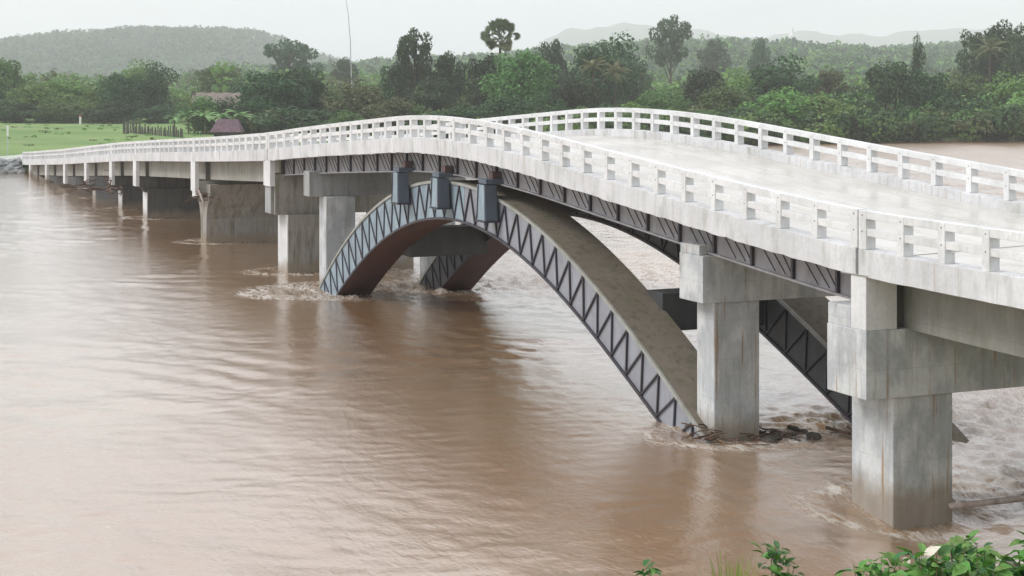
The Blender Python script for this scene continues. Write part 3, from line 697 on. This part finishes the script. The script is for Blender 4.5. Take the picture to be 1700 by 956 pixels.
# ------------------------------------------------------------------ trees
def crown_mesh(kind, seed):
    g = np.random.default_rng(seed); C = []; Rr = []
    n = {'round': 34, 'tall': 30, 'bush': 32, 'open': 22}[kind]
    while len(C) < n:
        u = g.normal(size=3); u /= np.linalg.norm(u); rr = g.uniform(.25, 1) ** .45
        p = u * rr
        if kind == 'round': c = np.array([p[0] * .37, p[1] * .37, .54 + p[2] * .36])
        elif kind == 'tall': c = np.array([p[0] * .34 * (1.15 - .4 * (p[2] + 1) / 2), p[1] * .34, .55 + p[2] * .37])
        elif kind == 'bush': c = np.array([p[0] * .40, p[1] * .40, .44 + p[2] * .42 * (1 - .25 * abs(p[0]))])
        else:
            c = np.array([p[0] * .42, p[1] * .42, .62 + p[2] * .31]);
            if c[2] > .6: c[0] *= .75
        C.append(c); Rr.append(g.uniform(.08, .19) if kind != 'open' else g.uniform(.07, .13))
    C = np.array(C); Rr = np.array(Rr); Rr3 = np.column_stack([Rr, Rr, Rr * .8])
    co, Q = leaf_cloud(C, Rr3, 120, .020, g, .75)
    # stray sprigs outside the clumps break the outline
    co2, Q2 = leaf_cloud(C, Rr3 * 1.28, 16, .016, g, .6)
    # inner leaves close the crown
    core = C[g.integers(0, n, 14)] * [.6, .6, 1] * [1, 1, .9]
    co3, Q3 = leaf_cloud(core, np.full((14, 3), .13 if kind != 'open' else .06), 40, .028, g, .8)
    co = np.concatenate([co, co2, co3]); Q = np.arange(len(co)).reshape(-1, 4)
    return co, Q, C
protos = {}
def get_proto(kind, tint, var):
    key = (kind, tint, var)
    if key not in protos:
        co, Q, C = crown_mesh(kind, {'round': 1, 'tall': 2, 'bush': 3, 'open': 4}[kind] * 100 + var)
        me = fast_mesh('crown_%s' % kind, co, Q, [LEAF[tint]])
        b = MB(); b.tube([(0, 0, -.05), (.01, 0, .2), (0, .01, .45), (.01, 0, .62)], [.028, .022, .015, .008], 7)
        gg = random.Random(var)
        for c in gg.sample(list(C), 9 if kind != 'bush' else 5):
            zb = min(max(c[2] - .3, .12), .5); b.tube([(0, 0, zb), (c[0] * .5, c[1] * .5, (zb + c[2]) / 2 + .02), tuple(c)], [.011, .008, .004], 5)
        protos[key] = (me, b.mesh('trunk', M['bark'], True))
    return protos[key]
TREES = [
(-324.2, 46.9, 2.0, 7.7, 8.2, 'bush', 0, 'mid green low tree hiding the wall of the thatched house, left one of two'),
(-322.4, 51.1, 2.0, 7.7, 7.8, 'bush', 2, 'dark low tree hiding the wall of the thatched house, right one of two'),
(-458.6, 22.2, 2.0, 13.7, 17.9, 'round', 0, 'tall mid green tree at the far left edge of the field'),
(-444.8, 29.0, 2.0, 12.1, 11.9, 'bush', 1, 'light green low tree second from the left behind the field'),
(-451.9, 37.8, 2.0, 13.7, 13.0, 'round', 1, 'pale green spreading tree behind the field, left of the white marker post'),
(-438.9, 42.8, 2.0, 10.5, 11.0, 'bush', 1, 'low pale green tree standing right behind the white marker post'),
(-430.8, 49.1, 2.0, 11.6, 13.5, 'round', 2, 'dark tree behind the field, left one of the dark pair'),
(-432.3, 58.3, 2.0, 11.5, 15.4, 'tall', 2, 'tall dark tree behind the field, right one of the dark pair'),
(-524.9, 70.6, 2.0, 11.6, 18.0, 'round', 1, 'yellowish green crown rising between and behind the dark pair of trees'),
(-449.1, 69.8, 2.0, 9.3, 8.4, 'bush', 1, 'small light green tree between the dark pair and the thatched roof'),
(-514.9, 94.0, 2.0, 14.3, 16.9, 'round', 0, 'mid green rounded tree above the thatched roof'),
(-423.4, 79.2, 2.0, 9.6, 11.9, 'round', 2, 'dark green tree right above the end of the thatched roof'),
(-623.0, 146.5, 6.0, 18.5, 24.3, 'open', 3, 'hazy bluish tree rising high behind the big dark tree'),
(-327.6, 61.8, 2.0, 12.9, 13.2, 'round', 2, 'biggest dark tree just right of the small purple roof'),
(-334.7, 70.6, 2.0, 10.2, 13.8, 'round', 2, 'dark tree joined to the right side of the biggest dark tree'),
(-319.3, 55.7, 2.0, 7.2, 8.5, 'bush', 2, 'dark leafy tree directly over the small purple roof'),
(-337.3, 77.1, 2.0, 9.6, 9.5, 'bush', 0, 'mid green bushy tree left of the thin mast'),
(-315.6, 77.2, 2.0, 11.7, 11.7, 'bush', 4, 'olive green feathery thicket tree at the foot of the thin mast'),
(-614.6, 166.2, 4.0, 9.5, 20.1, 'round', 3, 'small hazy round tree just left of the thin mast'),
(-303.5, 80.1, 2.0, 8.8, 8.5, 'bush', 4, 'olive bush tree behind the highest railing of the bridge'),
(-358.5, 103.9, 2.0, 9.3, 22.5, 'open', 2, 'tall dark tree with open ragged crown right of the thin mast'),
(-364.8, 101.9, 2.0, 8.6, 15.9, 'round', 2, 'dark lower tree leaning left of the ragged open crowned tree'),
(-360.5, 112.2, 2.0, 8.6, 18.2, 'round', 2, 'dark green round crown right of the ragged open crowned tree'),
(-328.7, 97.4, 2.0, 9.1, 11.3, 'tall', 2, 'dark thick tree below the ragged open crowned tree'),
(-391.4, 128.8, 2.0, 8.7, 13.4, 'bush', 1, 'light green tree in the gap left of the fan palm'),
(-342.8, 115.4, 2.0, 9.6, 17.5, 'round', 2, 'dark green tree under the left side of the fan palm'),
(-317.0, 112.1, 2.0, 13.3, 17.7, 'round', 0, 'large mid green tree covering the right side of the fan palm trunk'),
(-295.0, 100.1, 2.0, 10.0, 8.5, 'bush', 2, 'dark low tree behind the railings under the fan palm'),
(-382.5, 149.7, 2.0, 8.1, 21.8, 'tall', 3, 'narrow upright dark tree right of the fan palm'),
(-389.5, 158.9, 2.0, 9.6, 15.8, 'tall', 3, 'bluish upright tree left of the great dark round tree'),
(-300.7, 112.1, 2.0, 8.6, 8.5, 'bush', 2, 'dark low tree behind the far railing, below the narrow upright tree'),
(-358.8, 154.3, 2.0, 14.2, 22.4, 'round', 2, 'great dark round tree in the middle, right of the narrow upright tree'),
(-311.6, 124.8, 2.0, 7.7, 11.3, 'round', 2, 'dark tree below the left side of the great dark round tree'),
(-374.3, 168.9, 2.0, 9.3, 16.8, 'round', 3, 'greyish tree at the right side of the great dark round tree'),
(-293.3, 116.9, 2.0, 6.3, 5.8, 'bush', 1, 'light green shrub tree under the left feather palm'),
(-293.9, 128.0, 2.0, 8.1, 7.3, 'bush', 1, 'light green shrub tree right of the feather palms'),
(-564.4, 284.1, 8.0, 14.7, 31.3, 'open', 3, 'hazy tall tree with broad crown on the skyline right of centre'),
(-305.3, 139.6, 2.0, 10.2, 10.3, 'bush', 0, 'mid green tree left of the round dark tree above the far railing'),
(-323.3, 161.1, 2.0, 9.6, 14.2, 'round', 2, 'round dark tree above the bend of the far railing'),
(-281.9, 130.8, 2.0, 8.3, 6.1, 'bush', 1, 'bright green shrub left part of the bank behind the far railing'),
(-304.0, 155.5, 2.0, 12.4, 10.3, 'bush', 0, 'mid green bush tree right of the round dark tree'),
(-662.3, 360.6, 8.0, 14.1, 27.7, 'round', 3, 'hazy low crown on the skyline right of the broad crowned tree'),
(-602.4, 348.1, 8.0, 8.8, 24.6, 'tall', 3, 'small hazy upright tree left of the white stupa'),
(-345.4, 185.9, 1.0, 11.3, 15.1, 'round', 1, 'light green tree left of the large spreading dark tree'),
(-324.8, 183.2, 1.0, 14.6, 17.3, 'round', 2, 'large spreading dark tree below the white stupa'),
(-337.5, 204.4, 1.0, 8.9, 16.0, 'open', 4, 'brownish thin crowned tree right of the large spreading dark tree'),
(-286.8, 157.5, 0.5, 12.9, 11.2, 'bush', 1, 'bright green bush tree overhanging the river left of the dark gap'),
(-283.3, 165.7, 0.5, 12.9, 10.5, 'bush', 1, 'bright green bush tree at the water where the far railing ends'),
(-301.5, 186.7, 0.5, 8.0, 11.0, 'round', 2, 'dark green tree behind the bushes at the river bend'),
(-290.3, 187.6, 0.3, 10.4, 17.7, 'tall', 2, 'dark tall tree standing at the water edge, left one of the thick pair'),
(-287.0, 195.4, 0.3, 10.9, 15.1, 'round', 2, 'dark wide tree standing at the water edge, right one of the thick pair'),
(-328.9, 224.6, 1.0, 3.9, 22.5, 'tall', 2, 'tall thin dark tree sticking up above the thick pair'),
(-300.1, 215.5, 0.5, 12.3, 13.5, 'round', 0, 'mid green tree left of the leaning feather palm on the right'),
(-278.2, 195.7, 0.3, 12.2, 6.9, 'bush', 1, 'low green bush tree hanging over the water, third from the right edge'),
(-273.3, 201.9, 0.3, 11.3, 7.7, 'bush', 0, 'low mid green bush tree hanging over the water near the right edge'),
(-272.5, 209.1, 0.3, 9.6, 10.2, 'bush', 1, 'bright green tree cut by the right edge at the water line'),
(-291.8, 222.3, 0.5, 10.8, 13.8, 'round', 1, 'light green round tree above the right end of the far river bank'),
(-371.5, 277.6, 2.0, 10.9, 26.5, 'round', 2, 'dark tree left of the tall feather palm near the top right'),
(-368.3, 285.1, 2.0, 12.3, 28.9, 'round', 2, 'tallest dark tree at the top right corner'),
(-358.5, 282.7, 2.0, 11.7, 23.4, 'round', 2, 'dark crown cut by the right edge below the tallest dark tree'),
(-282.0, 176.4, 0.3, 6.3, 8.9, 'bush', 2, 'small dark bush tree left of the thick pair at the water edge'),
(-436.4, 23.2, 2.0, 10.9, 6.9, 'bush', 2, 'dark low bush tree behind the thin white pole'),
(-421.9, 44.6, 2.0, 12.3, 6.3, 'bush', 2, 'dark low bush tree behind the field right of the white marker post'),
(-417.2, 55.5, 2.0, 10.1, 5.7, 'bush', 2, 'dark low bush tree behind the stake fence'),
(-430.1, 33.0, 2.0, 10.8, 6.0, 'bush', 0, 'mid green low bush tree behind the field left of the white marker post'),
(-301.0, 60.5, 2.0, 13.8, 6.0, 'bush', 2, 'low dark thicket tree behind the railing right of the purple roof'),
(-292.8, 66.9, 2.0, 9.0, 5.1, 'bush', 0, 'low mid green thicket tree behind the railing below the olive thicket'),
(-293.9, 89.8, 2.0, 10.5, 6.4, 'bush', 2, 'low dark thicket tree behind the railing left of the fan palm'),
(-279.5, 136.3, 1.0, 9.5, 6.4, 'bush', 0, 'low green shrub just above the bend of the far railing'),
(-281.3, 144.9, 1.0, 9.6, 5.1, 'bush', 1, 'low bright green shrub above the sloping far railing'),
]
vc = 0
for X, Y, z0, wd, h, kind, tint, lab in TREES:
    vc += 1; crown_me, trunk_me = get_proto(kind, tint, vc % 4)
    t = thing('tree', (X, Y, z0 - .3), lab, 'tree', 'trees along the far bank and field', vc * 1.7)
    s = (wd * 1.46, wd * 1.46, h * 1.07)
    for nm, me in (('crown', crown_me), ('trunk', trunk_me)):
        o = link(nm, me, t); o.scale = s

# palms
def frond_mesh(mat, n=13, ln=3.0, droop=1.1, wid=.75):
    b = MB()
    pts = [(ln * u, 0, ln * (.42 * u - droop * .55 * u * u)) for u in np.linspace(0, 1, n)]
    for k in range(1, n):
        x, _, z = pts[k]; l = wid * math.sin(math.pi * (.12 + .86 * k / n))
        for s in (-1, 1):
            b.add([(x - .05, 0, z), (x + .13, 0, z), (x + .30, s * l, z - l * .45), (x + .20, s * l, z - l * .50)], [(0, 1, 2, 3)])
    b.tube(pts, [.035 - .002 * k for k in range(n)], 4); return b.mesh('frond', mat)
def feather_palm(X, Y, z0, h, ln, lab, mat, seed, n=22, lean=0):
    g = random.Random(seed); t = thing('feather_palm', (X, Y, z0), lab, 'palm')
    b = MB(); b.tube([(lean * u * u, 0, h * u) for u in np.linspace(0, 1, 6)], [.24 - .1 * u for u in np.linspace(0, 1, 6)], 7); b.build('trunk', M['bark'], t, smooth=True)
    me = frond_mesh(mat, ln=ln)
    for k in range(n):
        o = link('frond', me, t); o.location = (lean, 0, h)
        o.rotation_euler = (0, g.uniform(-.95, .55), k * 2.399 + g.uniform(-.2, .2)); s = g.uniform(.85, 1.1); o.scale = (s, s, s)
feather_palm(-315.2, 129.3, 2, 13.6, 3.4, 'yellow green feather palm in front of the great dark round tree, left of its twin', M['palm_dry'], 1)
feather_palm(-313.3, 133.7, 2, 12.4, 3.6, 'olive brown feather palm in front of the great dark round tree, right of its twin', M['palm_dry'], 2)
feather_palm(-352.0, 265.5, 2, 19.5, 5.4, 'tall feather palm with drooping fronds below the tallest tree at the top right', M['palm_dry'], 3, 26)

t = thing('fan_palm', (-341.5, 118.5, 2), 'tall fan palm with a round head of stiff leaves against the sky, centre left', 'palm')
b = MB(); b.tube([(0, 0, 0), (.1, 0, 10), (0, 0, 19.5)], [.42, .32, .30], 8); b.build('trunk', M['bark'], t, smooth=True)
def fan(mat, r=1.25, stalk=1.9):
    b = MB(); n = 15; c = (stalk, 0, 0); vs = [c]
    for k in range(n * 2 + 1):
        a = R(-125) + R(250) * k / (n * 2); rr = r * (1.0 if k % 2 == 0 else .70); vs.append((stalk + rr * math.cos(a), rr * math.sin(a), .12 * (k % 2) - .10 * rr))
    b.add(vs, [(0, k + 1, k + 2) for k in range(n * 2)])
    b.tube([(0, 0, 0), (stalk * .5, 0, .03), (stalk, 0, 0)], [.05, .035, .03], 4); return b.mesh('fan_leaf', mat)
fm = [fan(M['palm_leaf'], 1.55, 3.2), fan(M['palm_leaf'], 1.35, 3.6), fan(M['palm_dry'], 1.4, 2.3)]
g = random.Random(4)
for k in range(58):
    el = g.uniform(-.9, 1.5); o = link('fan_leaf', fm[2] if el < -.2 else fm[k % 2], t); o.location = (0, 0, 20.2)
    o.rotation_mode = 'XYZ'; o.rotation_euler = (g.uniform(-1.2, 1.2), -el, k * 2.399)

# banana clump by the house
def banana(X, Y, z0, h, lab, seed, n=13):
    g = random.Random(seed); t = thing('banana_plant', (X, Y, z0), lab, 'banana plant', 'banana plants by the thatched house')
    b = MB(); b.tube([(0, 0, 0), (0, 0, h * .6)], [.18, .12], 6); b.build('stem', M['stem'], t)
    b = MB(); pts = [(h * .62 * u, 0, h * (.55 * u - .62 * u * u)) for u in np.linspace(0, 1, 8)]
    for k in range(7):
        w0 = .55 * math.sin(math.pi * (.1 + .9 * k / 7.5)); w1 = .55 * math.sin(math.pi * (.1 + .9 * (k + 1) / 7.5))
        (x0, _, z0_), (x1, _, z1_) = pts[k], pts[k + 1]
        for s in (-1, 1): b.add([(x0, 0, z0_), (x1, 0, z1_), (x1, s * w1, z1_ - w1 * .3), (x0, s * w0, z0_ - w0 * .3)], [(0, 1, 2, 3)])
    me = b.mesh('leaf', M['banana'])
    for k in range(n):
        o = link('leaf', me, t); o.location = (0, 0, h * .58); o.rotation_euler = (0, g.uniform(-.7, .1), k * 2.399); s = g.uniform(.8, 1.15); o.scale = (s, s, s)
for k, (X, Y, h, lab) in enumerate([(-330.4, 42.3, 4.3, 'bright banana plant left of the orange gable, right of the stake fence'), (-323.0, 43.6, 5.0, 'banana plant just below the orange gable'),
        (-318.6, 46.0, 5.6, 'tallest banana plant in front of the thatched roof'), (-313.5, 48.0, 5.0, 'banana plant under the middle of the thatched roof'),
        (-309.0, 50.6, 5.6, 'banana plant under the right end of the thatched roof, above the purple roof')]):
    banana(X, Y, 1.8, h, lab, k)

# houses on the far bank
t = thing('thatched_house', (-349.5, 56, 1.4), 'low house with a long weathered roof and orange gable behind the banana plants', 'house', None, R(67))
b = MB(); b.box(-5.2, 5.2, -2.6, 2.6, 0, 5.6); b.build('wall', M['house_wall'], t)
b = MB(); n_ = 12
for sg in (-1, 1):
    for k in range(n_):
        x0, x1 = -5.9 + 10.6 * k / n_, -5.9 + 10.6 * (k + 1) / n_; e0, e1 = .12 * math.sin(k * 2.1), .12 * math.sin((k + 1) * 2.1)
        b.hexa([(x0, sg * 3.6, 5.1 + e0), (x1, sg * 3.6, 5.1 + e1), (x1, 0, 8.3 - e1), (x0, 0, 8.3 - e0), (x0, sg * 3.6, 5.35 + e0), (x1, sg * 3.6, 5.35 + e1), (x1, 0, 8.6 - e1), (x0, 0, 8.6 - e0)])
b.build('roof', M['thatch'], t)
b = MB(); b.prism_x([(-2.2, 5.3), (2.2, 5.3), (0, 7.9)], -6.35, -5.9); b.build('gable', M['red_gable'], t)
b = MB(); b.prism_x([(-1.2, 7.1), (1.2, 7.1), (0, 9.0)], -6.2, -5.3); b.build('gable_hood', M['house_wall'], t)
t = thing('purple_hut', (-297.5, 45.5, .6), 'small hut with a faded purple sheet roof showing just above the railing', 'hut', None, R(67))
b = MB(); b.box(-2.2, 2.2, -1.8, 1.8, 0, 2.5); b.build('wall', M['house_wall'], t)
b = MB(); b.hexa([(-2.9, -2.4, 2.2), (2.9, -2.4, 2.2), (2.9, 2.4, 2.2), (-2.9, 2.4, 2.2), (-1.8, -.2, 4.6), (1.9, -.2, 4.6), (1.9, .2, 4.6), (-1.8, .2, 4.6)]); b.build('roof', M['purple_tin'], t, .04)

# stake fence
t = thing('stake_fence', (-316, 36, 1.8), 'rough fence of dark upright stakes at the right end of the green field', 'fence'); g = random.Random(8)
for k in range(34):
    u = k / 33; X = -334.5 + 33 * u; Y = 32.8 + 5.2 * u
    b = MB(); h = g.uniform(1.2, 2.2) + (.9 if k < 7 else 0); r = g.uniform(.10, .22); b.tube([(X, Y, 1.4), (X + g.uniform(-.15, .15), Y + g.uniform(-.15, .15), 1.8 + h)], [r, r * .8], 5); b.build('stake', M['stake'], t, world=True)
b = MB(); b.tube([(-334.5, 32.8, 2.8), (-318, 35.4, 2.7), (-301.5, 38.0, 2.7)], .05, 5); b.build('rail', M['stake'], t, world=True)
# marker post, white pole, mast
t = thing('marker_post', (-414.8, 35.8, 2.0), 'short white post with a dull red top at the far edge of the green field', 'post')
b = MB(); b.box(-.24, .24, -.24, .24, -.2, 1.9); b.build('post', M['white_paint'], t, .05)
b = MB(); b.loft([[(-.32, -.3, 1.92), (.32, -.3, 1.92), (.32, .3, 1.92), (-.32, .3, 1.92)], [(-.1, -.1, 2.5), (.25, -.1, 2.5), (.25, .1, 2.5), (-.1, .1, 2.5)]]); b.build('top', M['red_paint'], t, .03)
t = thing('white_pole', (-238.5, .4, 1.6), 'thin pale pole standing at the far left end of the bridge', 'pole')
b = MB(); b.tube([(0, 0, -.5), (0, 0, 2.5)], .07, 6); b.build('shaft', M['mast'], t)
b = MB(); b.box(-.12, .12, -.12, .12, 2.5, 4.0); b.build('head', M['white_paint'], t, .02)
t = thing('mast', (-333.6, 80.9, 1.8), 'very tall thin mast with a lamp arm rising above the trees', 'mast')
b = MB(); b.tube([(.0, 0, -.5), (.1, -.1, 9), (-.05, -.4, 19.5), (-.2, -.8, 25), (-.5, -1.25, 28.3)], [.14, .12, .10, .08, .07], 8); b.build('shaft', M['mast'], t, smooth=True)
b = MB(); b.tube([(-.5, -1.25, 28.3), (-.6, -1.6, 29.0), (-.8, -2.4, 29.3)], [.07, .06, .05], 6); b.build('arm', M['mast'], t, smooth=True)
b = MB(); b.box(-.2, .2, -.5, .5, -.12, .12); b.build('lamp_head', M['mast'], t, .04, loc=(-.85, -2.7, 29.1))

# white stupa on the distant ridge
t = thing('stupa', (-1620, 1022, 55), 'small white bell shaped stupa far away on the hazy skyline', 'stupa'); b = MB()
prof = [(9, 0), (9, 4), (7.6, 5), (7.4, 9), (6, 10), (5.8, 13), (4.8, 16), (3.6, 19), (2.2, 21.5), (1.4, 24), (.9, 27), (.2, 31)]
rings = [[(r * math.cos(a), r * math.sin(a), z) for a in np.linspace(0, 6.283, 16, endpoint=False)] for r, z in prof[4:]]
b.loft(rings); b.build('bell', M['stupa'], t, smooth=True)
b = MB(); b.box(-9, 9, -9, 9, -14, 4); b.box(-7.4, 7.4, -7.4, 7.4, 4.002, 9.98); b.build('terrace', M['stupa'], t, .2)

# ------------------------------------------------------------------ driftwood and flotsam
def drift(loc, lab, sticks, spread, ln, seed, mat='drift', rad=(.04, .12), flat=.35):
    g = random.Random(seed); t = thing('driftwood', loc, lab, 'driftwood')
    for k in range(sticks):
        a = g.uniform(0, math.pi); l = g.uniform(*ln) / 2; e = g.uniform(-flat, flat)
        c = np.array([g.gauss(0, spread[0]), g.gauss(0, spread[1]), abs(g.gauss(0, spread[2]))]); d = np.array([math.cos(a), math.sin(a), e]) * l
        m_ = c + np.array([g.uniform(-.15, .15), g.uniform(-.15, .15), g.uniform(-.05, .12)]) * l
        r = g.uniform(*rad); b = MB(); b.tube([tuple(c - d), tuple(m_), tuple(c + d)], [r, r * .85, r * .5], 6)
        b.build('branch', M['drift_pale'] if mat == 'pale' or (k % 9 == 4) else M[mat], t, smooth=True)
    return t
drift((-112.2, .4, 2.9), 'brown driftwood caught on the flared pier under the deck', 22, (.55, .3, .3), (.5, 1.2), 1, rad=(.02, .06))
t = thing('driftwood', (-112, .2, 3.4), 'long pale log sticking out of the drift on the flared pier', 'driftwood')
b = MB(); b.tube([(-.6, 0, .35), (1.0, -.1, -.1), (2.4, -.2, -.65)], [.09, .08, .06], 7); b.build('log', M['drift_pale'], t, smooth=True)
drift((-147.5, .2, 1.4), 'dark tangle of drift on the right one of the close pair of piers', 24, (.9, .4, .6), (.8, 2.2), 2, rad=(.03, .08))
drift((-162.0, .4, .7), 'dark tangle of drift on the left one of the close pair of piers', 24, (1.2, .4, .5), (.8, 2.4), 3, rad=(.03, .08))
drift((-42.9, 2.9, -.05), 'heap of wet drift and branches in the swirl right of the square pier', 38, (.9, .7, .06), (.3, 1.0), 4, rad=(.01, .03), flat=.1)
t = drift((-43.2, .9, .0), 'brown drift wedged between the arch foot and the square pier', 30, (.45, .25, .16), (.3, .9), 6, rad=(.012, .045), flat=.5)
drift((-41.6, 5.6, .05), 'thin dark branches floating behind the nearest pier', 9, (.9, .4, .05), (1.4, 2.6), 5, rad=(.02, .06), flat=.1)
t = thing('floating_log', (-33.3, 4.0, .02), 'long pale log floating against the nearest pier at the right edge', 'log')
b = MB(); b.tube([(-.2, -1.7, .05), (.05, 0, .10), (.1, 2.4, .12), (-.2, 4.6, .1), (-.3, 7, .02)], [.08, .085, .075, .06, .03], 8); b.build('trunk', M['drift_pale'], t, smooth=True)
b = MB(); b.tube([(0, .4, .12), (-.5, 1.8, .2), (-1.3, 2.8, .25)], [.06, .045, .02], 6); b.build('branch', M['drift'], t, smooth=True)
t = thing('rubble', (-43.4, 2.9, -.2), 'dark wet rubble washed round the base of the square pier', 'rocks'); g = random.Random(3)
rk = [stone(40 + k) for k in range(3)]
for m_ in rk: m_.materials[0] = M['rock']
for k in range(26):
    o = link('stone', rk[k % 3], t); s = g.uniform(.14, .34); o.scale = (s, s, s * .8); a = g.uniform(0, 6.28); rr = g.uniform(.2, 1.3)
    o.location = (rr * math.cos(a) + .5, rr * math.sin(a) * 1.2, g.uniform(-.02, .16)); o.rotation_euler = (g.uniform(-.5, .5), g.uniform(-.5, .5), a)
# thin red rod on the deck behind the near railing at the right
t = thing('red_rod', (-31.8, 1.1, float(zt(-31.8)) - 1.2), 'thin red brown rod lying on the wet deck behind the near railing at the right', 'rod')
b = MB(); b.tube([(-.5, -.1, 0), (.4, .25, .02)], .025, 6); b.build('rod', M['red_paint'], t)

# ------------------------------------------------------------------ plants on the near bank
def leaf_mesh(nm, ln, wd, mat, curl=.25):
    b = MB(); n = 5; pts = []
    for k in range(n + 1):
        u = k / n; w_ = wd * math.sin(math.pi * min(1, (u * .93 + .07)) ** .8) * .5; x = ln * u; z = curl * ln * (u * .8 - u * u * 1.3)
        pts.append((x, w_, z))
    for k in range(n):
        (x0, w0, z0), (x1, w1, z1) = pts[k], pts[k + 1]
        for s in (-1, 1): b.add([(x0, 0, z0), (x1, 0, z1), (x1, s * w1, z1 + w1 * .35), (x0, s * w0, z0 + w0 * .35)], [(0, 1, 2, 3)])
    return b.mesh(nm, mat, True)
LM = {'fresh': [leaf_mesh('leaf', .105, .062, M['bush_leaf']), leaf_mesh('leaf', .085, .05, M['bush_leaf'], .4), leaf_mesh('leaf', .095, .055, M['bush_dark']), leaf_mesh('leaf', .09, .06, M['bush_leaf'], .1)],
      'dark': [leaf_mesh('leaf', .085, .04, M['bush_dark']), leaf_mesh('leaf', .07, .035, M['bush_dark'], .4), leaf_mesh('leaf', .075, .04, M['bush_leaf'])],
      'pale': [leaf_mesh('leaf', .10, .06, M['dry_leaf'])]}
def shrub(dep, lat, top, lab, seed, n=150, wd=.5, kind='fresh', group=None, pale=0):
    g = random.Random(seed); X, Y = C0 + dep * FW + lat * RT
    z0 = float(ground_z(np.array([X]), np.array([Y]))[0]); h = top - z0
    t = thing('leafy_shrub', (X, Y, z0 - .03), lab, 'shrub', group); ns = max(3, n // 11); stems = []
    for k in range(ns):
        a = g.uniform(0, 6.28); r = g.uniform(.1, 1) * wd * .5; hh = h * g.uniform(.78, 1.0) * (1 - .25 * r / (wd * .5))
        tip = (r * math.cos(a), r * math.sin(a), hh); stems.append(tip)
        b = MB(); b.tube([(tip[0] * .2, tip[1] * .2, 0), (tip[0] * .6, tip[1] * .6, hh * .55), tip], [.006, .004, .002], 5); b.build('stem', M['stem'], t, smooth=True)
    for k in range(n):
        tx, ty, tz = stems[k % ns]; u = 1 - g.random() ** 1.5 * .45
        o = link('leaf', g.choice(LM['pale'] if k < pale else LM[kind]), t); o.location = (tx * (.2 + .8 * u) + g.uniform(-.05, .05), ty * (.2 + .8 * u) + g.uniform(-.05, .05), tz * u)
        o.rotation_euler = (g.uniform(-.6, .6), g.uniform(-.75, .5), g.uniform(0, 6.28)); s = g.uniform(.55, 1.1); o.scale = (s, s, s)
gb = 'leafy shrubs on the near bank at the bottom right'
SH = [(8.2, 1.83, 8.37, 'bright green shrub at the left end of the leafy bank, bottom right', 170, .55), (8.0, 2.05, 8.42, 'bright green shrub with a pale dry leaf, second from the left in the leafy bank', 190, .6),
      (7.9, 2.30, 8.46, 'bright green shrub in the middle of the leafy bank at the bottom right', 200, .6), (8.0, 2.53, 8.50, 'broad leaved shrub right of the middle of the leafy bank', 200, .6), (8.1, 2.74, 8.52, 'tallest broad leaved shrub cut by the bottom right corner', 200, .6),
      (7.4, 1.95, 8.42, 'low shrub in front of the leafy bank, nearest the camera', 180, .6),
      (7.6, 2.42, 8.40, 'low dense shrub filling the front of the leafy bank at the right', 180, .7), (8.5, 2.35, 8.36, 'shrub peeping out behind the middle of the leafy bank', 180, .6)]
for k, (d, l, tp, lab, n, wd) in enumerate(SH): shrub(d, l, tp - .02, lab, 20 + k, 298, wd, 'fresh', gb, 9)
shrub(8.2, 1.335, 8.37, 'dark green sprig standing alone above the bottom edge, left of the leafy bank', 40, 190, .30, 'dark', gb)
shrub(8.2, .72, 8.30, 'small dark green tuft at the bottom edge, farthest left', 41, 130, .30, 'dark', gb)
# grass blades along the crest
g = np.random.default_rng(9); n = 1500
lat = np.concatenate([g.uniform(.95, 1.3, 900), g.uniform(.5, 2.9, 600)]); dep = g.uniform(7.6, 8.5, n)
P0 = C0 + dep[:, None] * FW + lat[:, None] * RT; z0 = ground_z(P0[:, 0], P0[:, 1])
hh = np.where(np.arange(n) < 900, g.uniform(.42, .74, n) * (1 - .5 * np.abs(lat - 1.12) / .25), g.uniform(.2, .48, n)); a = g.uniform(0, 6.28, n); bend = g.uniform(.03, .16, n)
wv = np.column_stack([np.cos(a + 1.57), np.sin(a + 1.57), np.zeros(n)]) * .007; base = np.column_stack([P0, z0 - .02])
mid_ = base + np.column_stack([np.cos(a) * bend * .4, np.sin(a) * bend * .4, hh * .6]); tip = base + np.column_stack([np.cos(a) * bend, np.sin(a) * bend, hh])
co = np.stack([base - wv, base + wv, mid_ + wv * .8, mid_ - wv * .8, mid_ - wv * .8, mid_ + wv * .8, tip + wv * .1, tip - wv * .1], 1).reshape(-1, 3)
tag(link('grass_tuft', fast_mesh('grass_tuft', co, np.arange(len(co)).reshape(-1, 4), [M['grass']])), 'fresh green grass blades on the crest of the near bank', 'grass', kind='stuff')

# ------------------------------------------------------------------ humid air
b = MB(); b.box(-12500, 400, -3600, 9500, -4, 500)
hz = b.build('haze', [], None)
hm = bpy.data.materials.new('humid_air'); hm.use_nodes = True; n_ = hm.node_tree; n_.nodes.clear()
o_ = n_.nodes.new('ShaderNodeOutputMaterial'); v_ = n_.nodes.new('ShaderNodeVolumePrincipled')
v_.inputs['Color'].default_value = (.98, .982, 1, 1); v_.inputs['Density'].default_value = HAZE; v_.inputs['Anisotropy'].default_value = 0.0
n_.links.new(v_.outputs[0], o_.inputs['Volume']); hz.data.materials.append(hm)
tag(hz, kind='stuff')
